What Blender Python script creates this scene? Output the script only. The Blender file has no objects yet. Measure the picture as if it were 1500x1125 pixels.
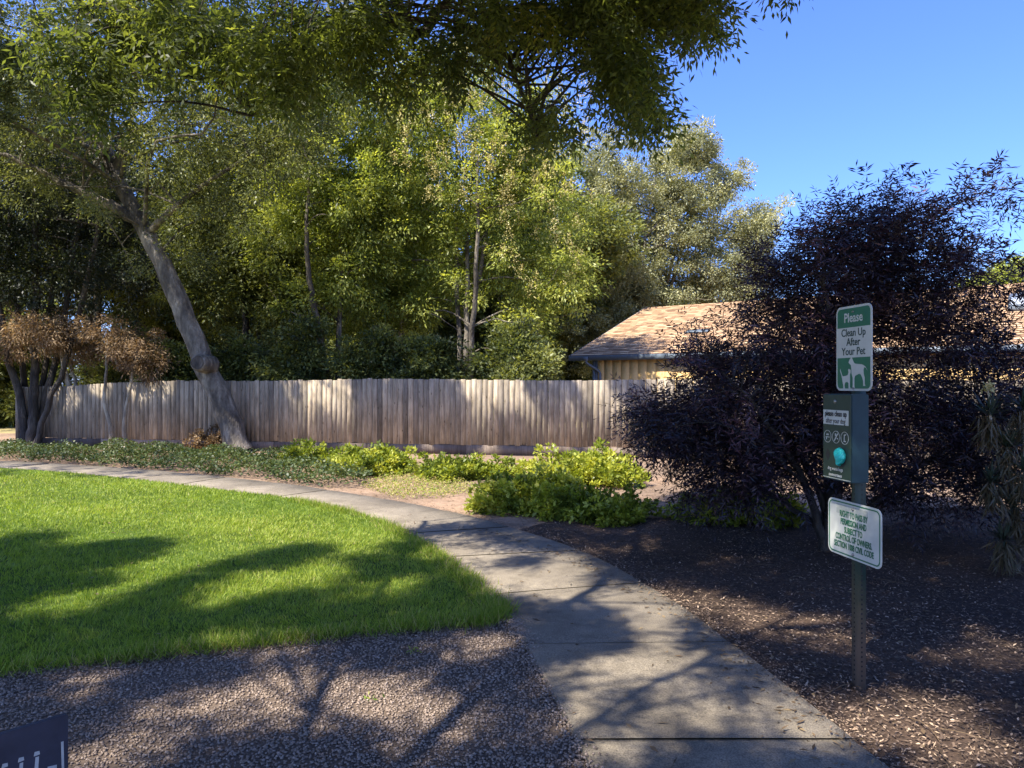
import bpy, bmesh, math, random
import numpy as np
from mathutils import Vector, Matrix, noise as mnoise

SC = bpy.context.scene
COL = SC.collection
R = math.radians
RNG = np.random.default_rng(7)
random.seed(7)

# ------------------------------------------------------------------ camera, sky, sun, exposure
F, H, CX, CY = 1060.0, 1.6, 750.0, 562.5
cam_d = bpy.data.cameras.new("camera"); cam_d.sensor_width = 36; cam_d.lens = 36*F/1500
cam_d.clip_end = 3000; cam_d.clip_start = 0.05
cam = bpy.data.objects.new("camera", cam_d); COL.objects.link(cam)
cam.location = (0, 0, H); cam.rotation_euler = (R(90), 0, 0)
SC.camera = cam

SUN = Vector((-0.53, -0.55, 1.0)).normalized()          # towards the sun
elev = math.asin(SUN.z); rot = math.atan2(SUN.x, SUN.y)
W = bpy.data.worlds.new("World"); SC.world = W; W.use_nodes = True
nt = W.node_tree; bg = nt.nodes["Background"]
sky = nt.nodes.new("ShaderNodeTexSky"); sky.sky_type = 'NISHITA'; sky.sun_disc = False
sky.sun_elevation = elev; sky.sun_rotation = rot
sky.air_density = 1.0; sky.dust_density = 1.0; sky.ozone_density = 10.0; sky.altitude = 0
tone = nt.nodes.new('ShaderNodeMix'); tone.data_type = 'RGBA'; tone.blend_type = 'MULTIPLY'; tone.inputs[0].default_value = 1; tone.inputs[7].default_value = (.63, .655, .91, 1)
nt.links.new(sky.outputs[0], tone.inputs[6]); nt.links.new(tone.outputs[2], bg.inputs[0]); bg.inputs[1].default_value = 0.136
sl = bpy.data.lights.new("sun", 'SUN'); sl.energy = 4.3; sl.angle = R(0.53); sl.color = (1, 0.93, 0.82)
so = bpy.data.objects.new("sun", sl); COL.objects.link(so)
so.rotation_euler = (-SUN).to_track_quat('-Z', 'Y').to_euler(); so.location = (-8, -6, 20)
vs = SC.view_settings; vs.view_transform = 'Standard'; vs.look = 'None'; vs.gamma = 1; vs.exposure = 1.58

# ------------------------------------------------------------------ helpers
def at(px, py, d):
    return np.array([(px-CX)/F*d, d, H-(py-CY)/F*d])
def gp(px, py):
    d = H*F/(py-CY); return ((px-CX)/F*d, d)
def tag(o, label=None, cat=None, group=None, kind=None):
    if label: o['label'] = label
    if cat: o['category'] = cat
    if group: o['group'] = group
    if kind: o['kind'] = kind
    return o
def empty(name, loc, label, cat, group=None, rz=0):
    o = bpy.data.objects.new(name, None); COL.objects.link(o); o.empty_display_size = .1
    o.location = loc; o.rotation_euler = (0, 0, rz); return tag(o, label, cat, group)
def link(name, me, mat=None, parent=None):
    o = bpy.data.objects.new(name, me); COL.objects.link(o)
    if mat is not None:
        for m in (mat if isinstance(mat, (list, tuple)) else [mat]): me.materials.append(m)
    if parent is not None:
        o.parent = parent
    return o
def np_mesh(name, V, Fq, tint=None, smooth=False):
    V = np.asarray(V, np.float32); Fq = np.asarray(Fq, np.int32)
    me = bpy.data.meshes.new(name); k = Fq.shape[1]
    me.vertices.add(len(V)); me.vertices.foreach_set('co', V.ravel())
    me.loops.add(Fq.size); me.loops.foreach_set('vertex_index', Fq.ravel())
    me.polygons.add(len(Fq)); me.polygons.foreach_set('loop_start', np.arange(0, Fq.size, k, dtype=np.int32))
    if smooth: me.polygons.foreach_set('use_smooth', np.ones(len(Fq), bool))
    me.update(calc_edges=True)
    if tint is not None:
        a = me.attributes.new('tint', 'FLOAT', 'POINT'); a.data.foreach_set('value', np.asarray(tint, np.float32))
    return me
def unit(a):
    return a/np.maximum(np.linalg.norm(a, axis=-1, keepdims=True), 1e-9)
def rdir(n, rng=RNG):
    return unit(rng.normal(size=(n, 3)))
def inpoly(P, poly):
    x, y = P[:, 0], P[:, 1]; poly = np.asarray(poly); r = np.zeros(len(P), bool); j = len(poly)-1
    for i in range(len(poly)):
        xi, yi = poly[i]; xj, yj = poly[j]
        c = ((yi > y) != (yj > y)) & (x < (xj-xi)*(y-yi)/((yj-yi)+1e-12)+xi); r ^= c; j = i
    return r
def sample_poly(poly, n, dens=None):
    p = np.asarray(poly); lo, hi = p.min(0), p.max(0)
    P = RNG.uniform(lo, hi, (n, 2)); P = P[inpoly(P, poly)]
    if dens is not None: P = P[RNG.random(len(P)) < dens(P)]
    return P

class Soup:
    """collects quad geometry and builds ONE mesh"""
    def __init__(s): s.V = []; s.Fq = []; s.T = []; s.n = 0
    def add(s, V, Fq, t=0.5):
        V = np.asarray(V, float); s.V.append(V); s.Fq.append(np.asarray(Fq, int)+s.n); s.n += len(V)
        s.T.append(np.full(len(V), t) if np.isscalar(t) else np.asarray(t))
    def leaves(s, C, D, N, L, Wd, t, fold=0.12, mid=.45):
        n = len(C); L = np.broadcast_to(np.asarray(L, float), (n,))[:, None]; Wd = np.broadcast_to(np.asarray(Wd, float), (n,))[:, None]
        D = unit(D); S = unit(np.cross(D, N)); N2 = np.cross(S, D)
        f = N2*Wd*fold
        V = np.stack([C, C+D*L*mid-S*Wd/2+f, C+D*L, C+D*L*mid+S*Wd/2+f], 1).reshape(-1, 3)
        s.add(V, np.arange(4*n).reshape(n, 4), np.repeat(np.broadcast_to(t, (n,)), 4))
    def tube(s, P, r, k=7, rough=0.0, t=0.5, cap=False):
        P = np.asarray(P, float); n = len(P); r = np.broadcast_to(np.asarray(r, float), (n,))
        T = unit(np.gradient(P, axis=0)); up = np.array([0.31, 0.87, 0.2])
        if abs(unit(T.mean(0))@unit(up)) > .9: up = np.array([1., 0, .1])
        A = unit(np.cross(T, up)); B = np.cross(T, A)
        ang = np.linspace(0, 2*np.pi, k, endpoint=False)
        rr = r[:, None]*(1+rough*RNG.uniform(-1, 1, (n, k)))
        V = P[:, None]+rr[..., None]*(A[:, None]*np.cos(ang)[None, :, None]+B[:, None]*np.sin(ang)[None, :, None])
        i = np.arange(n-1)[:, None]*k; j = np.arange(k)[None]; j2 = (j+1) % k
        Fq = np.stack([i+j, i+j2, i+k+j2, i+k+j], -1).reshape(-1, 4)
        s.add(V.reshape(-1, 3), Fq, t)
    def box(s, c, sz, M=None, t=.5):
        c = np.asarray(c, float); h = np.asarray(sz, float)/2
        V = np.array([[x, y, z] for z in (-1, 1) for y in (-1, 1) for x in (-1, 1)], float)*h
        if M is not None: V = V@np.asarray(M).T
        Fq = [[0, 2, 3, 1], [4, 5, 7, 6], [0, 1, 5, 4], [2, 6, 7, 3], [0, 4, 6, 2], [1, 3, 7, 5]]
        s.add(V+c, Fq, t)
    def build(s, name, mat, parent=None, smooth=False, off=None):
        V = np.concatenate(s.V)
        if off is not None: V = V-np.asarray(off)
        return link(name, np_mesh(name, V, np.concatenate(s.Fq), np.concatenate(s.T), smooth), mat, parent)

def curve(P, n, wob=0.0, seed=0):
    """Catmull-Rom through P"""
    P = np.asarray(P, float); Q = np.vstack([2*P[0]-P[1], P, 2*P[-1]-P[-2]]); out = []
    m = len(P)-1
    for u in np.linspace(0, m-1e-6, n):
        i = int(u); t = u-i; a, b, c, d = Q[i:i+4]
        out.append(.5*((2*b)+(c-a)*t+(2*a-5*b+4*c-d)*t*t+(3*b-a-3*c+d)*t**3))
    out = np.array(out)
    if wob:
        rg = np.random.default_rng(seed+11)
        w = rg.normal(size=out.shape)*wob; w[0] = 0; w[-1] = 0; out = out+w
    return out

# ------------------------------------------------------------------ materials
MATS = {}
def newmat(name):
    m = bpy.data.materials.new(name); m.use_nodes = True; nt = m.node_tree
    b = nt.nodes["Principled BSDF"]; MATS[name] = m; return m, nt, b
def N(nt, t, **kw):
    n = nt.nodes.new(t)
    for k, v in kw.items():
        if k in n.inputs: n.inputs[k].default_value = v
        else: setattr(n, k, v)
    return n
def ramp(nt, stops):
    r = nt.nodes.new("ShaderNodeValToRGB"); e = r.color_ramp.elements
    while len(e) < len(stops): e.new(.5)
    for x, (p, c) in zip(e, stops): x.position = p; x.color = (*c, 1)
    return r
def coords(nt, scale=(1, 1, 1), kind='Object'):
    tc = N(nt, "ShaderNodeTexCoord"); mp = N(nt, "ShaderNodeMapping"); mp.inputs['Scale'].default_value = scale
    nt.links.new(tc.outputs[kind], mp.inputs[0]); return mp.outputs[0]
def mixc(nt, fac, a, b, mode='MIX'):
    m = nt.nodes.new("ShaderNodeMix"); m.data_type = 'RGBA'; m.blend_type = mode
    for sock, v in ((m.inputs[0], fac), (m.inputs[6], a), (m.inputs[7], b)):
        if hasattr(v, 'is_output'): nt.links.new(v, sock)
        else: sock.default_value = v if not isinstance(v, tuple) else (*v, 1)
    return m.outputs[2]
def bump(nt, b, h, s=.5, d=.02):
    n = N(nt, "ShaderNodeBump", Strength=s, Distance=d); nt.links.new(h, n.inputs['Height']); nt.links.new(n.outputs[0], b.inputs['Normal'])

def leafmat(name, stops, trans=.35, tcol=(1.6, 1.5, .6), rough=.45, spec=.35):
    m, nt, b = newmat(name)
    a = N(nt, "ShaderNodeAttribute", attribute_name='tint'); r = ramp(nt, stops)
    nt.links.new(a.outputs['Fac'], r.inputs[0]); nt.links.new(r.outputs[0], b.inputs['Base Color'])
    b.inputs['Roughness'].default_value = rough; b.inputs['Specular IOR Level'].default_value = spec
    tr = N(nt, "ShaderNodeBsdfTranslucent")
    c = mixc(nt, 1.0, r.outputs[0], tcol, 'MULTIPLY'); nt.links.new(c, tr.inputs[0])
    mx = N(nt, "ShaderNodeMixShader"); mx.inputs[0].default_value = trans
    nt.links.new(b.outputs[0], mx.inputs[1]); nt.links.new(tr.outputs[0], mx.inputs[2])
    nt.links.new(mx.outputs[0], nt.nodes["Material Output"].inputs[0]); return m
def barkmat(name, c1, c2, c3, sc=9):
    m, nt, b = newmat(name); co = coords(nt, (1, 1, .35))
    n1 = N(nt, "ShaderNodeTexNoise", Scale=sc, Detail=8., Roughness=.7); nt.links.new(co, n1.inputs[0])
    n2 = N(nt, "ShaderNodeTexNoise", Scale=2.2, Detail=4.); nt.links.new(co, n2.inputs[0])
    v = N(nt, "ShaderNodeTexVoronoi", Scale=sc*2.2, feature='DISTANCE_TO_EDGE'); nt.links.new(co, v.inputs[0])
    r = ramp(nt, [(.3, c1), (.52, c2), (.75, c3)]); nt.links.new(n1.outputs[0], r.inputs[0])
    r2 = ramp(nt, [(.40, (.38, .37, .36)), (.56, (1.2, 1.2, 1.15))]); nt.links.new(n2.outputs[0], r2.inputs[0])
    nt.links.new(mixc(nt, 1., r.outputs[0], r2.outputs[0], 'MULTIPLY'), b.inputs['Base Color'])
    b.inputs['Roughness'].default_value = .9
    ad = N(nt, "ShaderNodeMath", operation='ADD'); nt.links.new(n1.outputs[0], ad.inputs[0]); nt.links.new(v.outputs[0], ad.inputs[1])
    bump(nt, b, ad.outputs[0], .8, .03); return m
def plain(name, col, rough=.5, metal=0., var=.15, sc=30, spec=.5):
    m, nt, b = newmat(name); co = coords(nt)
    n1 = N(nt, "ShaderNodeTexNoise", Scale=float(sc), Detail=6., Roughness=.65); nt.links.new(co, n1.inputs[0])
    r = ramp(nt, [(.3, tuple(c*(1-var) for c in col)), (.7, tuple(min(1, c*(1+var)) for c in col))])
    nt.links.new(n1.outputs[0], r.inputs[0]); nt.links.new(r.outputs[0], b.inputs['Base Color'])
    b.inputs['Roughness'].default_value = rough; b.inputs['Metallic'].default_value = metal
    b.inputs['Specular IOR Level'].default_value = spec
    bump(nt, b, n1.outputs[0], .08, .004); return m

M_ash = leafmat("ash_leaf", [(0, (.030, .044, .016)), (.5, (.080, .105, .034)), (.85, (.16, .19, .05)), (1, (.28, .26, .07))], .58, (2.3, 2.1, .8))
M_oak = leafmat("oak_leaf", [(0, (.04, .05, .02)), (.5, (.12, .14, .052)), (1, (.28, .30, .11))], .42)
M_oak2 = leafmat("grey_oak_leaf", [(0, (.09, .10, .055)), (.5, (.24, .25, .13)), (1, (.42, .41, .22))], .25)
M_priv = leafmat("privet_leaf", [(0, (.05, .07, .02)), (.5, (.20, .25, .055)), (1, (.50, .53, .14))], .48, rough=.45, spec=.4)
M_flower = leafmat("privet_blossom", [(0, (.34, .29, .09)), (1, (.62, .54, .24))], .3, (1.2, 1.1, .8))
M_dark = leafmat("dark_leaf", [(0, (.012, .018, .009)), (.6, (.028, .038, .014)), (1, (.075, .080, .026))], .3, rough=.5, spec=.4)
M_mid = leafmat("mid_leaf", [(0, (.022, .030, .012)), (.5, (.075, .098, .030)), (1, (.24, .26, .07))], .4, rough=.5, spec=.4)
M_brown = leafmat("dry_leaf", [(0, (.10, .066, .034)), (.5, (.25, .17, .09)), (1, (.42, .31, .18))], .35, (1.3, 1.1, .7), .7)
M_purple = leafmat("purple_leaf", [(0, (.012, .009, .012)), (.5, (.028, .020, .024)), (.85, (.072, .041, .048)), (1, (.17, .09, .10))], .22, (1.4, .8, 1.0), .4, .45)
M_bright = leafmat("bramble_leaf", [(0, (.07, .10, .014)), (.5, (.22, .27, .03)), (1, (.44, .45, .07))], .38)
M_ivy = leafmat("ivy_leaf", [(0, (.020, .045, .016)), (.5, (.050, .078, .016)), (1, (.13, .145, .045))], .25, rough=.5, spec=.5)
M_grass = leafmat("grass_blade", [(0, (.075, .15, .014)), (.5, (.25, .325, .042)), (.9, (.38, .43, .07)), (1, (.42, .35, .15))], .4, (1.35, 1.4, .5), .5, .3)
M_spike = leafmat("spike_leaf", [(0, (.03, .04, .025)), (.5, (.055, .075, .045)), (.75, (.08, .07, .035)), (1, (.13, .09, .04))], .2)
M_litter = leafmat("fallen_leaf", [(0, (.05, .035, .02)), (.5, (.15, .10, .055)), (1, (.30, .23, .13))], .15, (1.2, 1.1, .8), .7)
M_bark = barkmat("grey_bark", (.04, .033, .026), (.15, .128, .10), (.36, .32, .26), 7)
M_barkd = barkmat("dark_bark", (.015, .012, .009), (.045, .036, .028), (.09, .075, .055))
M_barkm = barkmat("brown_bark", (.025, .02, .015), (.065, .052, .04), (.13, .105, .08))
M_barkp = barkmat("pale_bark", (.20, .17, .12), (.38, .33, .25), (.52, .46, .36), 14)

def groundmat(name, cols, sc, bsc=.6, bd=.02, patch=None):
    m, nt, b = newmat(name); co = coords(nt)
    n1 = N(nt, "ShaderNodeTexNoise", Scale=float(sc), Detail=10., Roughness=.75); nt.links.new(co, n1.inputs[0])
    r = ramp(nt, cols); nt.links.new(n1.outputs[0], r.inputs[0]); c = r.outputs[0]
    n2 = N(nt, "ShaderNodeTexNoise", Scale=.7, Detail=6., Roughness=.6); nt.links.new(co, n2.inputs[0])
    if patch:
        r2 = ramp(nt, [(.38, (.7, .7, .7)), (.62, patch)]); nt.links.new(n2.outputs[0], r2.inputs[0]); c = mixc(nt, 1., c, r2.outputs[0], 'MULTIPLY')
    nt.links.new(c, b.inputs['Base Color']); b.inputs['Roughness'].default_value = .95; b.inputs['Specular IOR Level'].default_value = .2
    bump(nt, b, n1.outputs[0], bsc, bd); return m
M_soil = groundmat("dry_soil", [(.25, (.13, .085, .055)), (.5, (.27, .19, .13)), (.75, (.38, .29, .21))], 14, .7, .03, (1.15, 1.1, 1.05))
M_far = groundmat("dry_grass_ground", [(.25, (.20, .16, .07)), (.5, (.34, .28, .13)), (.75, (.45, .38, .2))], 6, .6, .05, (1.1, 1.1, 1.))
M_mulchbase = groundmat("mulch_base", [(.3, (.022, .017, .014)), (.55, (.078, .053, .038)), (.8, (.15, .108, .08))], 40, .9, .02, (1.3, 1.25, 1.2))
M_gravelbase = groundmat("gravel_base", [(.3, (.09, .066, .048)), (.7, (.21, .158, .12))], 70, .9, .01, (1.1, 1.1, 1.1))
M_turf = groundmat("turf_soil", [(.3, (.03, .05, .010)), (.5, (.07, .115, .015)), (.75, (.12, .16, .03))], 30, .6, .02, (1.1, 1.1, 1.))
def attrmat(name, stops, rough=.9):
    m, nt, b = newmat(name); a = N(nt, "ShaderNodeAttribute", attribute_name='tint'); r = ramp(nt, stops)
    nt.links.new(a.outputs['Fac'], r.inputs[0]); nt.links.new(r.outputs[0], b.inputs['Base Color'])
    b.inputs['Roughness'].default_value = rough; b.inputs['Specular IOR Level'].default_value = .25; return m
M_stone = attrmat("gravel_stone", [(0, (.13, .098, .074)), (.4, (.25, .19, .143)), (.8, (.33, .258, .20)), (.95, (.42, .34, .27)), (1, (.36, .22, .14))])
M_chip = attrmat("bark_chip", [(0, (.024, .018, .015)), (.3, (.10, .069, .049)), (.6, (.25, .175, .12)), (1, (.58, .43, .29))])

def concretemat():
    m, nt, b = newmat("concrete"); co = coords(nt)
    n1 = N(nt, "ShaderNodeTexNoise", Scale=1.1, Detail=9., Roughness=.68); nt.links.new(co, n1.inputs[0])
    n2 = N(nt, "ShaderNodeTexNoise", Scale=130., Detail=3., Roughness=.7); nt.links.new(co, n2.inputs[0])
    n3 = N(nt, "ShaderNodeTexNoise", Scale=7., Detail=8., Roughness=.75); nt.links.new(co, n3.inputs[0])
    r1 = ramp(nt, [(.3, (.10, .083, .060)), (.5, (.175, .147, .108)), (.7, (.25, .213, .160))]); nt.links.new(n1.outputs[0], r1.inputs[0])
    r2 = ramp(nt, [(.34, (.42, .42, .42)), (.5, (1., 1., 1.)), (.66, (1.5, 1.48, 1.42))]); nt.links.new(n2.outputs[0], r2.inputs[0])
    r3 = ramp(nt, [(.3, (.72, .71, .7)), (.55, (1.04, 1.04, 1.03))]); nt.links.new(n3.outputs[0], r3.inputs[0])
    c = mixc(nt, 1., mixc(nt, 1., r1.outputs[0], r2.outputs[0], 'MULTIPLY'), r3.outputs[0], 'MULTIPLY')
    nt.links.new(c, b.inputs['Base Color']); b.inputs['Roughness'].default_value = .88
    bump(nt, b, n2.outputs[0], .35, .004); return m
M_conc = concretemat()
def woodmat(name, cols, grooves=1.0):
    m, nt, b = newmat(name)
    a = N(nt, "ShaderNodeAttribute", attribute_name='tint')
    tc = N(nt, "ShaderNodeTexCoord"); cb = N(nt, "ShaderNodeCombineXYZ"); sp = N(nt, "ShaderNodeSeparateXYZ")
    nt.links.new(tc.outputs['Object'], sp.inputs[0])
    ml = N(nt, "ShaderNodeMath", operation='MULTIPLY'); ml.inputs[1].default_value = 37.; nt.links.new(a.outputs['Fac'], ml.inputs[0])
    nt.links.new(sp.outputs[0], cb.inputs[0]); nt.links.new(ml.outputs[0], cb.inputs[1]); nt.links.new(sp.outputs[2], cb.inputs[2])
    mp = N(nt, "ShaderNodeMapping"); mp.inputs['Scale'].default_value = (55, 1, 2.2); nt.links.new(cb.outputs[0], mp.inputs[0])
    n1 = N(nt, "ShaderNodeTexNoise", Scale=1., Detail=8., Roughness=.7, Distortion=.3); nt.links.new(mp.outputs[0], n1.inputs[0])
    mp2 = N(nt, "ShaderNodeMapping"); mp2.inputs['Scale'].default_value = (2.5, 1, 1.2); nt.links.new(cb.outputs[0], mp2.inputs[0])
    n2 = N(nt, "ShaderNodeTexNoise", Scale=1.6, Detail=6., Roughness=.65); nt.links.new(mp2.outputs[0], n2.inputs[0])
    v = N(nt, "ShaderNodeTexVoronoi", Scale=1.); mp3 = N(nt, "ShaderNodeMapping"); mp3.inputs['Scale'].default_value = (9, 1, 3.2)
    nt.links.new(cb.outputs[0], mp3.inputs[0]); nt.links.new(mp3.outputs[0], v.inputs[0])
    r = ramp(nt, cols); nt.links.new(n1.outputs[0], r.inputs[0])
    rt = ramp(nt, [(0, (.50, .50, .52)), (.5, (.95, .94, .92)), (1, (1.35, 1.28, 1.18))]); nt.links.new(a.outputs['Fac'], rt.inputs[0])
    r2 = ramp(nt, [(.3, (.6, .58, .55)), (.6, (1.08, 1.06, 1.04))]); nt.links.new(n2.outputs[0], r2.inputs[0])
    rk = ramp(nt, [(.05, (.3, .26, .22)), (.13, (1, 1, 1))]); nt.links.new(v.outputs[0], rk.inputs[0])
    c = mixc(nt, 1., mixc(nt, 1., r.outputs[0], rt.outputs[0], 'MULTIPLY'), r2.outputs[0], 'MULTIPLY')
    c = mixc(nt, 1., c, rk.outputs[0], 'MULTIPLY')
    nt.links.new(c, b.inputs['Base Color']); b.inputs['Roughness'].default_value = .9; b.inputs['Specular IOR Level'].default_value = .2
    bump(nt, b, n1.outputs[0], .5*grooves, .008); return m
M_wood = woodmat("weathered_wood", [(.28, (.12, .103, .076)), (.5, (.34, .293, .222)), (.72, (.52, .455, .355))])
M_kick = woodmat("kickboard_wood", [(.28, (.10, .08, .06)), (.5, (.24, .19, .15)), (.72, (.33, .27, .21))])
M_shing = attrmat("roof_shingle", [(0, (.14, .085, .05)), (.35, (.34, .21, .115)), (.6, (.45, .29, .16)), (1, (.58, .40, .235))])
M_siding = plain("yellow_siding", (.72, .48, .19), .75, var=.08, sc=12)
M_trim = plain("slate_trim", (.12, .15, .18), .6, sc=15)
M_boxside = plain("box_slate", (.015, .044, .056), .5, sc=9, spec=.3)
M_green = plain("sign_green", (.012, .13, .065), .4, sc=12)
M_white = plain("sign_white", (.50, .51, .45), .42, var=.1, sc=9)
M_postg = plain("post_green", (.02, .05, .036), .45, .2, var=.3, sc=25)
M_alu = plain("sign_edge", (.55, .57, .54), .4, .4)
M_boxfront = plain("box_green", (.018, .042, .034), .38, .1, var=.15, sc=10)
M_black = plain("black_print", (.02, .02, .02), .6)
M_teal = plain("teal_plastic", (.02, .48, .42), .35, var=.15, sc=40)
M_bolt = plain("bolt_metal", (.30, .29, .27), .4, .8)
M_patch = plain("faded_patch", (.36, .38, .33), .6)
M_plaque = plain("dark_plate", (.034, .036, .055), .5, .1, var=.25, sc=14)
M_plmark = plain("plate_mark", (.42, .43, .40), .5)
M_glass = plain("skylight_glass", (.45, .5, .55), .15, var=.05)
M_paper = plain("white_scrap", (.75, .74, .76), .7)

# ------------------------------------------------------------------ ground, path, lawn, gravel, mulch
PL = [(.86, -.6), (.72, .8), (.34, 3.01), (.084, 4.46), (-.07, 5.17), (-.645, 6.84), (-1.54, 8.57), (-2.95, 10.1), (-4.8, 11.3), (-7.2, 12.75), (-9.9, 14.0), (-14, 15.2), (-19, 16)]
PR = [(2.02, -.6), (1.92, .8), (1.59, 3.01), (1.36, 4.5), (1.16, 5.5), (.60, 7.1), (-.7, 9.0), (-2.4, 10.65), (-4.4, 12.15), (-6.9, 13.55), (-9.6, 14.75), (-13.8, 16.0), (-19, 16.9)]
CL = curve(np.c_[PL, np.zeros(len(PL))], 400)[:, :2]; CR = curve(np.c_[PR, np.zeros(len(PR))], 400)[:, :2]

def sheet(name, poly, z, mat, kind='structure', amp=0.0, step=.12, rag=.05):
    """flat irregular sheet over a polygon, as a fine grid clipped to the outline"""
    p = np.asarray(poly, float); lo, hi = p.min(0), p.max(0)
    bm = bmesh.new(); pts = []
    for i in range(len(p)):
        a, b = p[i], p[(i+1) % len(p)]; L = np.linalg.norm(b-a); k = max(1, int(L/step))
        for j in range(k):
            q = a+(b-a)*j/k
            o = Vector((q[0]*3.1, q[1]*3.1, 3.3)); w = mnoise.noise_vector(o)*rag+mnoise.noise_vector(o*3.7)*rag*.5
            pts.append(bm.verts.new((q[0]+w.x, q[1]+w.y, z)))
    f = bm.faces.new(pts); bmesh.ops.triangulate(bm, faces=[f])
    me = bpy.data.meshes.new(name); bm.normal_update()
    for f in bm.faces:
        if f.normal.z < 0: f.normal_flip()
    bm.to_mesh(me); bm.free()
    o = link(name, me, mat); tag(o, kind=kind); return o

s = Soup(); g = np.linspace(-1, 1, 41); g = np.sign(g)*np.abs(g)**2.2*900
X, Y = np.meshgrid(g, g+0); Z = np.full_like(X, -.045); far = np.hypot(X, Y); Z -= np.clip((far-60)/200, 0, 2)
idx = np.arange(41*41).reshape(41, 41); s.add(np.c_[X.ravel(), Y.ravel(), Z.ravel()], np.stack([idx[:-1, :-1], idx[:-1, 1:], idx[1:, 1:], idx[1:, :-1]], -1).reshape(-1, 4))
tag(s.build("ground", M_far), kind='structure')

BED = [(-20, 15.5), (-20, 24), (14, 24), (14, 6.8), (2, 7.2), (.3, 7.2), (-1.0, 8.6), (-2.6, 10.3), (-4.5, 11.7), (-7.2, 13.2), (-10, 14.4), (-14.5, 15.6)]
sheet("soil_bed", BED, -.036, M_soil, rag=.0)
MUL = [tuple(q) for q in CR[6:][CR[6:, 1] < 8.0]] + [(.05, 8.1), (.5, 8.6), (1.7, 8.8), (2.6, 9.0), (4, 9.3), (6, 9.6), (12, 10.2), (12, -.6)]
sheet("mulch_bed", [(x-.06 if i < 30 else x, y) for i, (x, y) in enumerate(MUL)], -.030, M_mulchbase, rag=.05)
LAWN = [tuple(q) for q in CL[CL[:, 1] > 5.12]] + [(-19, 2.0), (-8, 2.6), (-4.3, 3.55), (-2.87, 4.06), (-1.9, 4.42), (-1.3, 4.60), (-.7, 4.78), (-.25, 4.86), (-.1, 4.98)]
sheet("lawn", LAWN, -.022, M_turf, rag=.03)
GRAV = [tuple(q) for q in CL[CL[:, 1] < 5.12]][::-1] + [(.86, -2), (-9, -2), (-9, 2.55), (-4.3, 3.6), (-2.87, 4.1), (-1.9, 4.45), (-.25, 4.95)]
GRAV = GRAV[::-1]
sheet("gravel_bed", GRAV, -.026, M_gravelbase, rag=.03)

# path: separate slabs with open joints
mid = (CL+CR)/2; seg = np.r_[0, np.cumsum(np.linalg.norm(np.diff(mid, axis=0), axis=1))]
i0 = np.argmin(np.abs(CL[:, 1]-4.46)); off = seg[i0] % 1.24
s = Soup(); joints = np.arange(off, seg[-1], 1.24); joints = np.r_[0, joints] if off > .1 else joints
for a, b in zip(joints[:-1], joints[1:]):
    u = np.linspace(a+.009, b-.009, 7); dz = RNG.uniform(-.004, .004, 2)
    l = np.c_[np.interp(u, seg, CL[:, 0]), np.interp(u, seg, CL[:, 1])]; r_ = np.c_[np.interp(u, seg, CR[:, 0]), np.interp(u, seg, CR[:, 1])]
    cr = []
    for k, (w, z) in enumerate([(0, -.10), (0, -.012), (.008, 0), (.5, .002), (.992, 0), (1, -.012), (1, -.10)]):
        p = l+(r_-l)*w; zz = np.full(7, z+dz[0]); zz[[0, -1]] -= .005 if 1 < k < 5 else 0
        p = p+0; cr.append(np.c_[p, zz])
    V = np.stack(cr, 1); ii = np.arange(7*7).reshape(7, 7)
    s.add(V.reshape(-1, 3), np.stack([ii[:-1, :-1], ii[:-1, 1:], ii[1:, 1:], ii[1:, :-1]], -1).reshape(-1, 4))
    for e in (0, 6):
        Ve = V[e]; s.add(np.vstack([Ve[1], Ve[0], Ve[6], Ve[5]]), [[0, 1, 2, 3]])
tag(s.build("path", M_conc), kind='structure')

# grass blades
def lawn_d(P): d = np.hypot(P[:, 0], P[:, 1]); return np.clip((5.2/np.maximum(d, 4.2))**1.7, .0, 1)
P = sample_poly([(x, y) for x, y in LAWN if x > -20], 1900000, lambda P: lawn_d(P)*(P[:, 0] > -.85*P[:, 1]-1.0)*(P[:, 1] > 2.2))
P = P[:520000]
nz = np.array([mnoise.noise(Vector((x*1.3, y*1.3, 0))) for x, y in P[::20]]); nz = np.repeat(nz, 20)[:len(P)] if len(P) % 20 == 0 else np.repeat(nz, 20)[:len(P)]
nn = np.sin(P[:, 0]*2.1+np.sin(P[:, 1]*1.7)*1.5)*.5+np.sin(P[:, 1]*2.9+P[:, 0]*1.1)*.5
n = len(P); C = np.c_[P, np.full(n, -.022)]
D = np.c_[RNG.normal(0, .45, (n, 2)), np.full(n, 1.)]; D[:, 0] += nn*.25; 
cell = (np.floor((P[:, 0]+.03*np.sin(P[:, 1]*21))/.12)*73856093+np.floor((P[:, 1]+.03*np.sin(P[:, 0]*19))/.12)*19349663).astype(np.int64) % 4096
tab = RNG.random((4096, 3)); D[:, :2] += (tab[cell][:, :2]-.5)*.9
Ln = RNG.uniform(.022, .054, n)*(1+.25*nn)*(.6+.75*tab[cell][:, 2]); dd = np.hypot(P[:, 0], P[:, 1])
s = Soup(); s.leaves(C, D, rdir(n), Ln, .0045*np.clip(dd/5.5, 1, 2.4), np.clip(RNG.normal(.48, .2, n)+nn*.10+.12*np.sin(P[:, 0]*.9+P[:, 1]*.6+1.5*np.sin(P[:, 1]*.7)), 0, .93)+(RNG.random(n) < .07)*.25, .0, .35)
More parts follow.
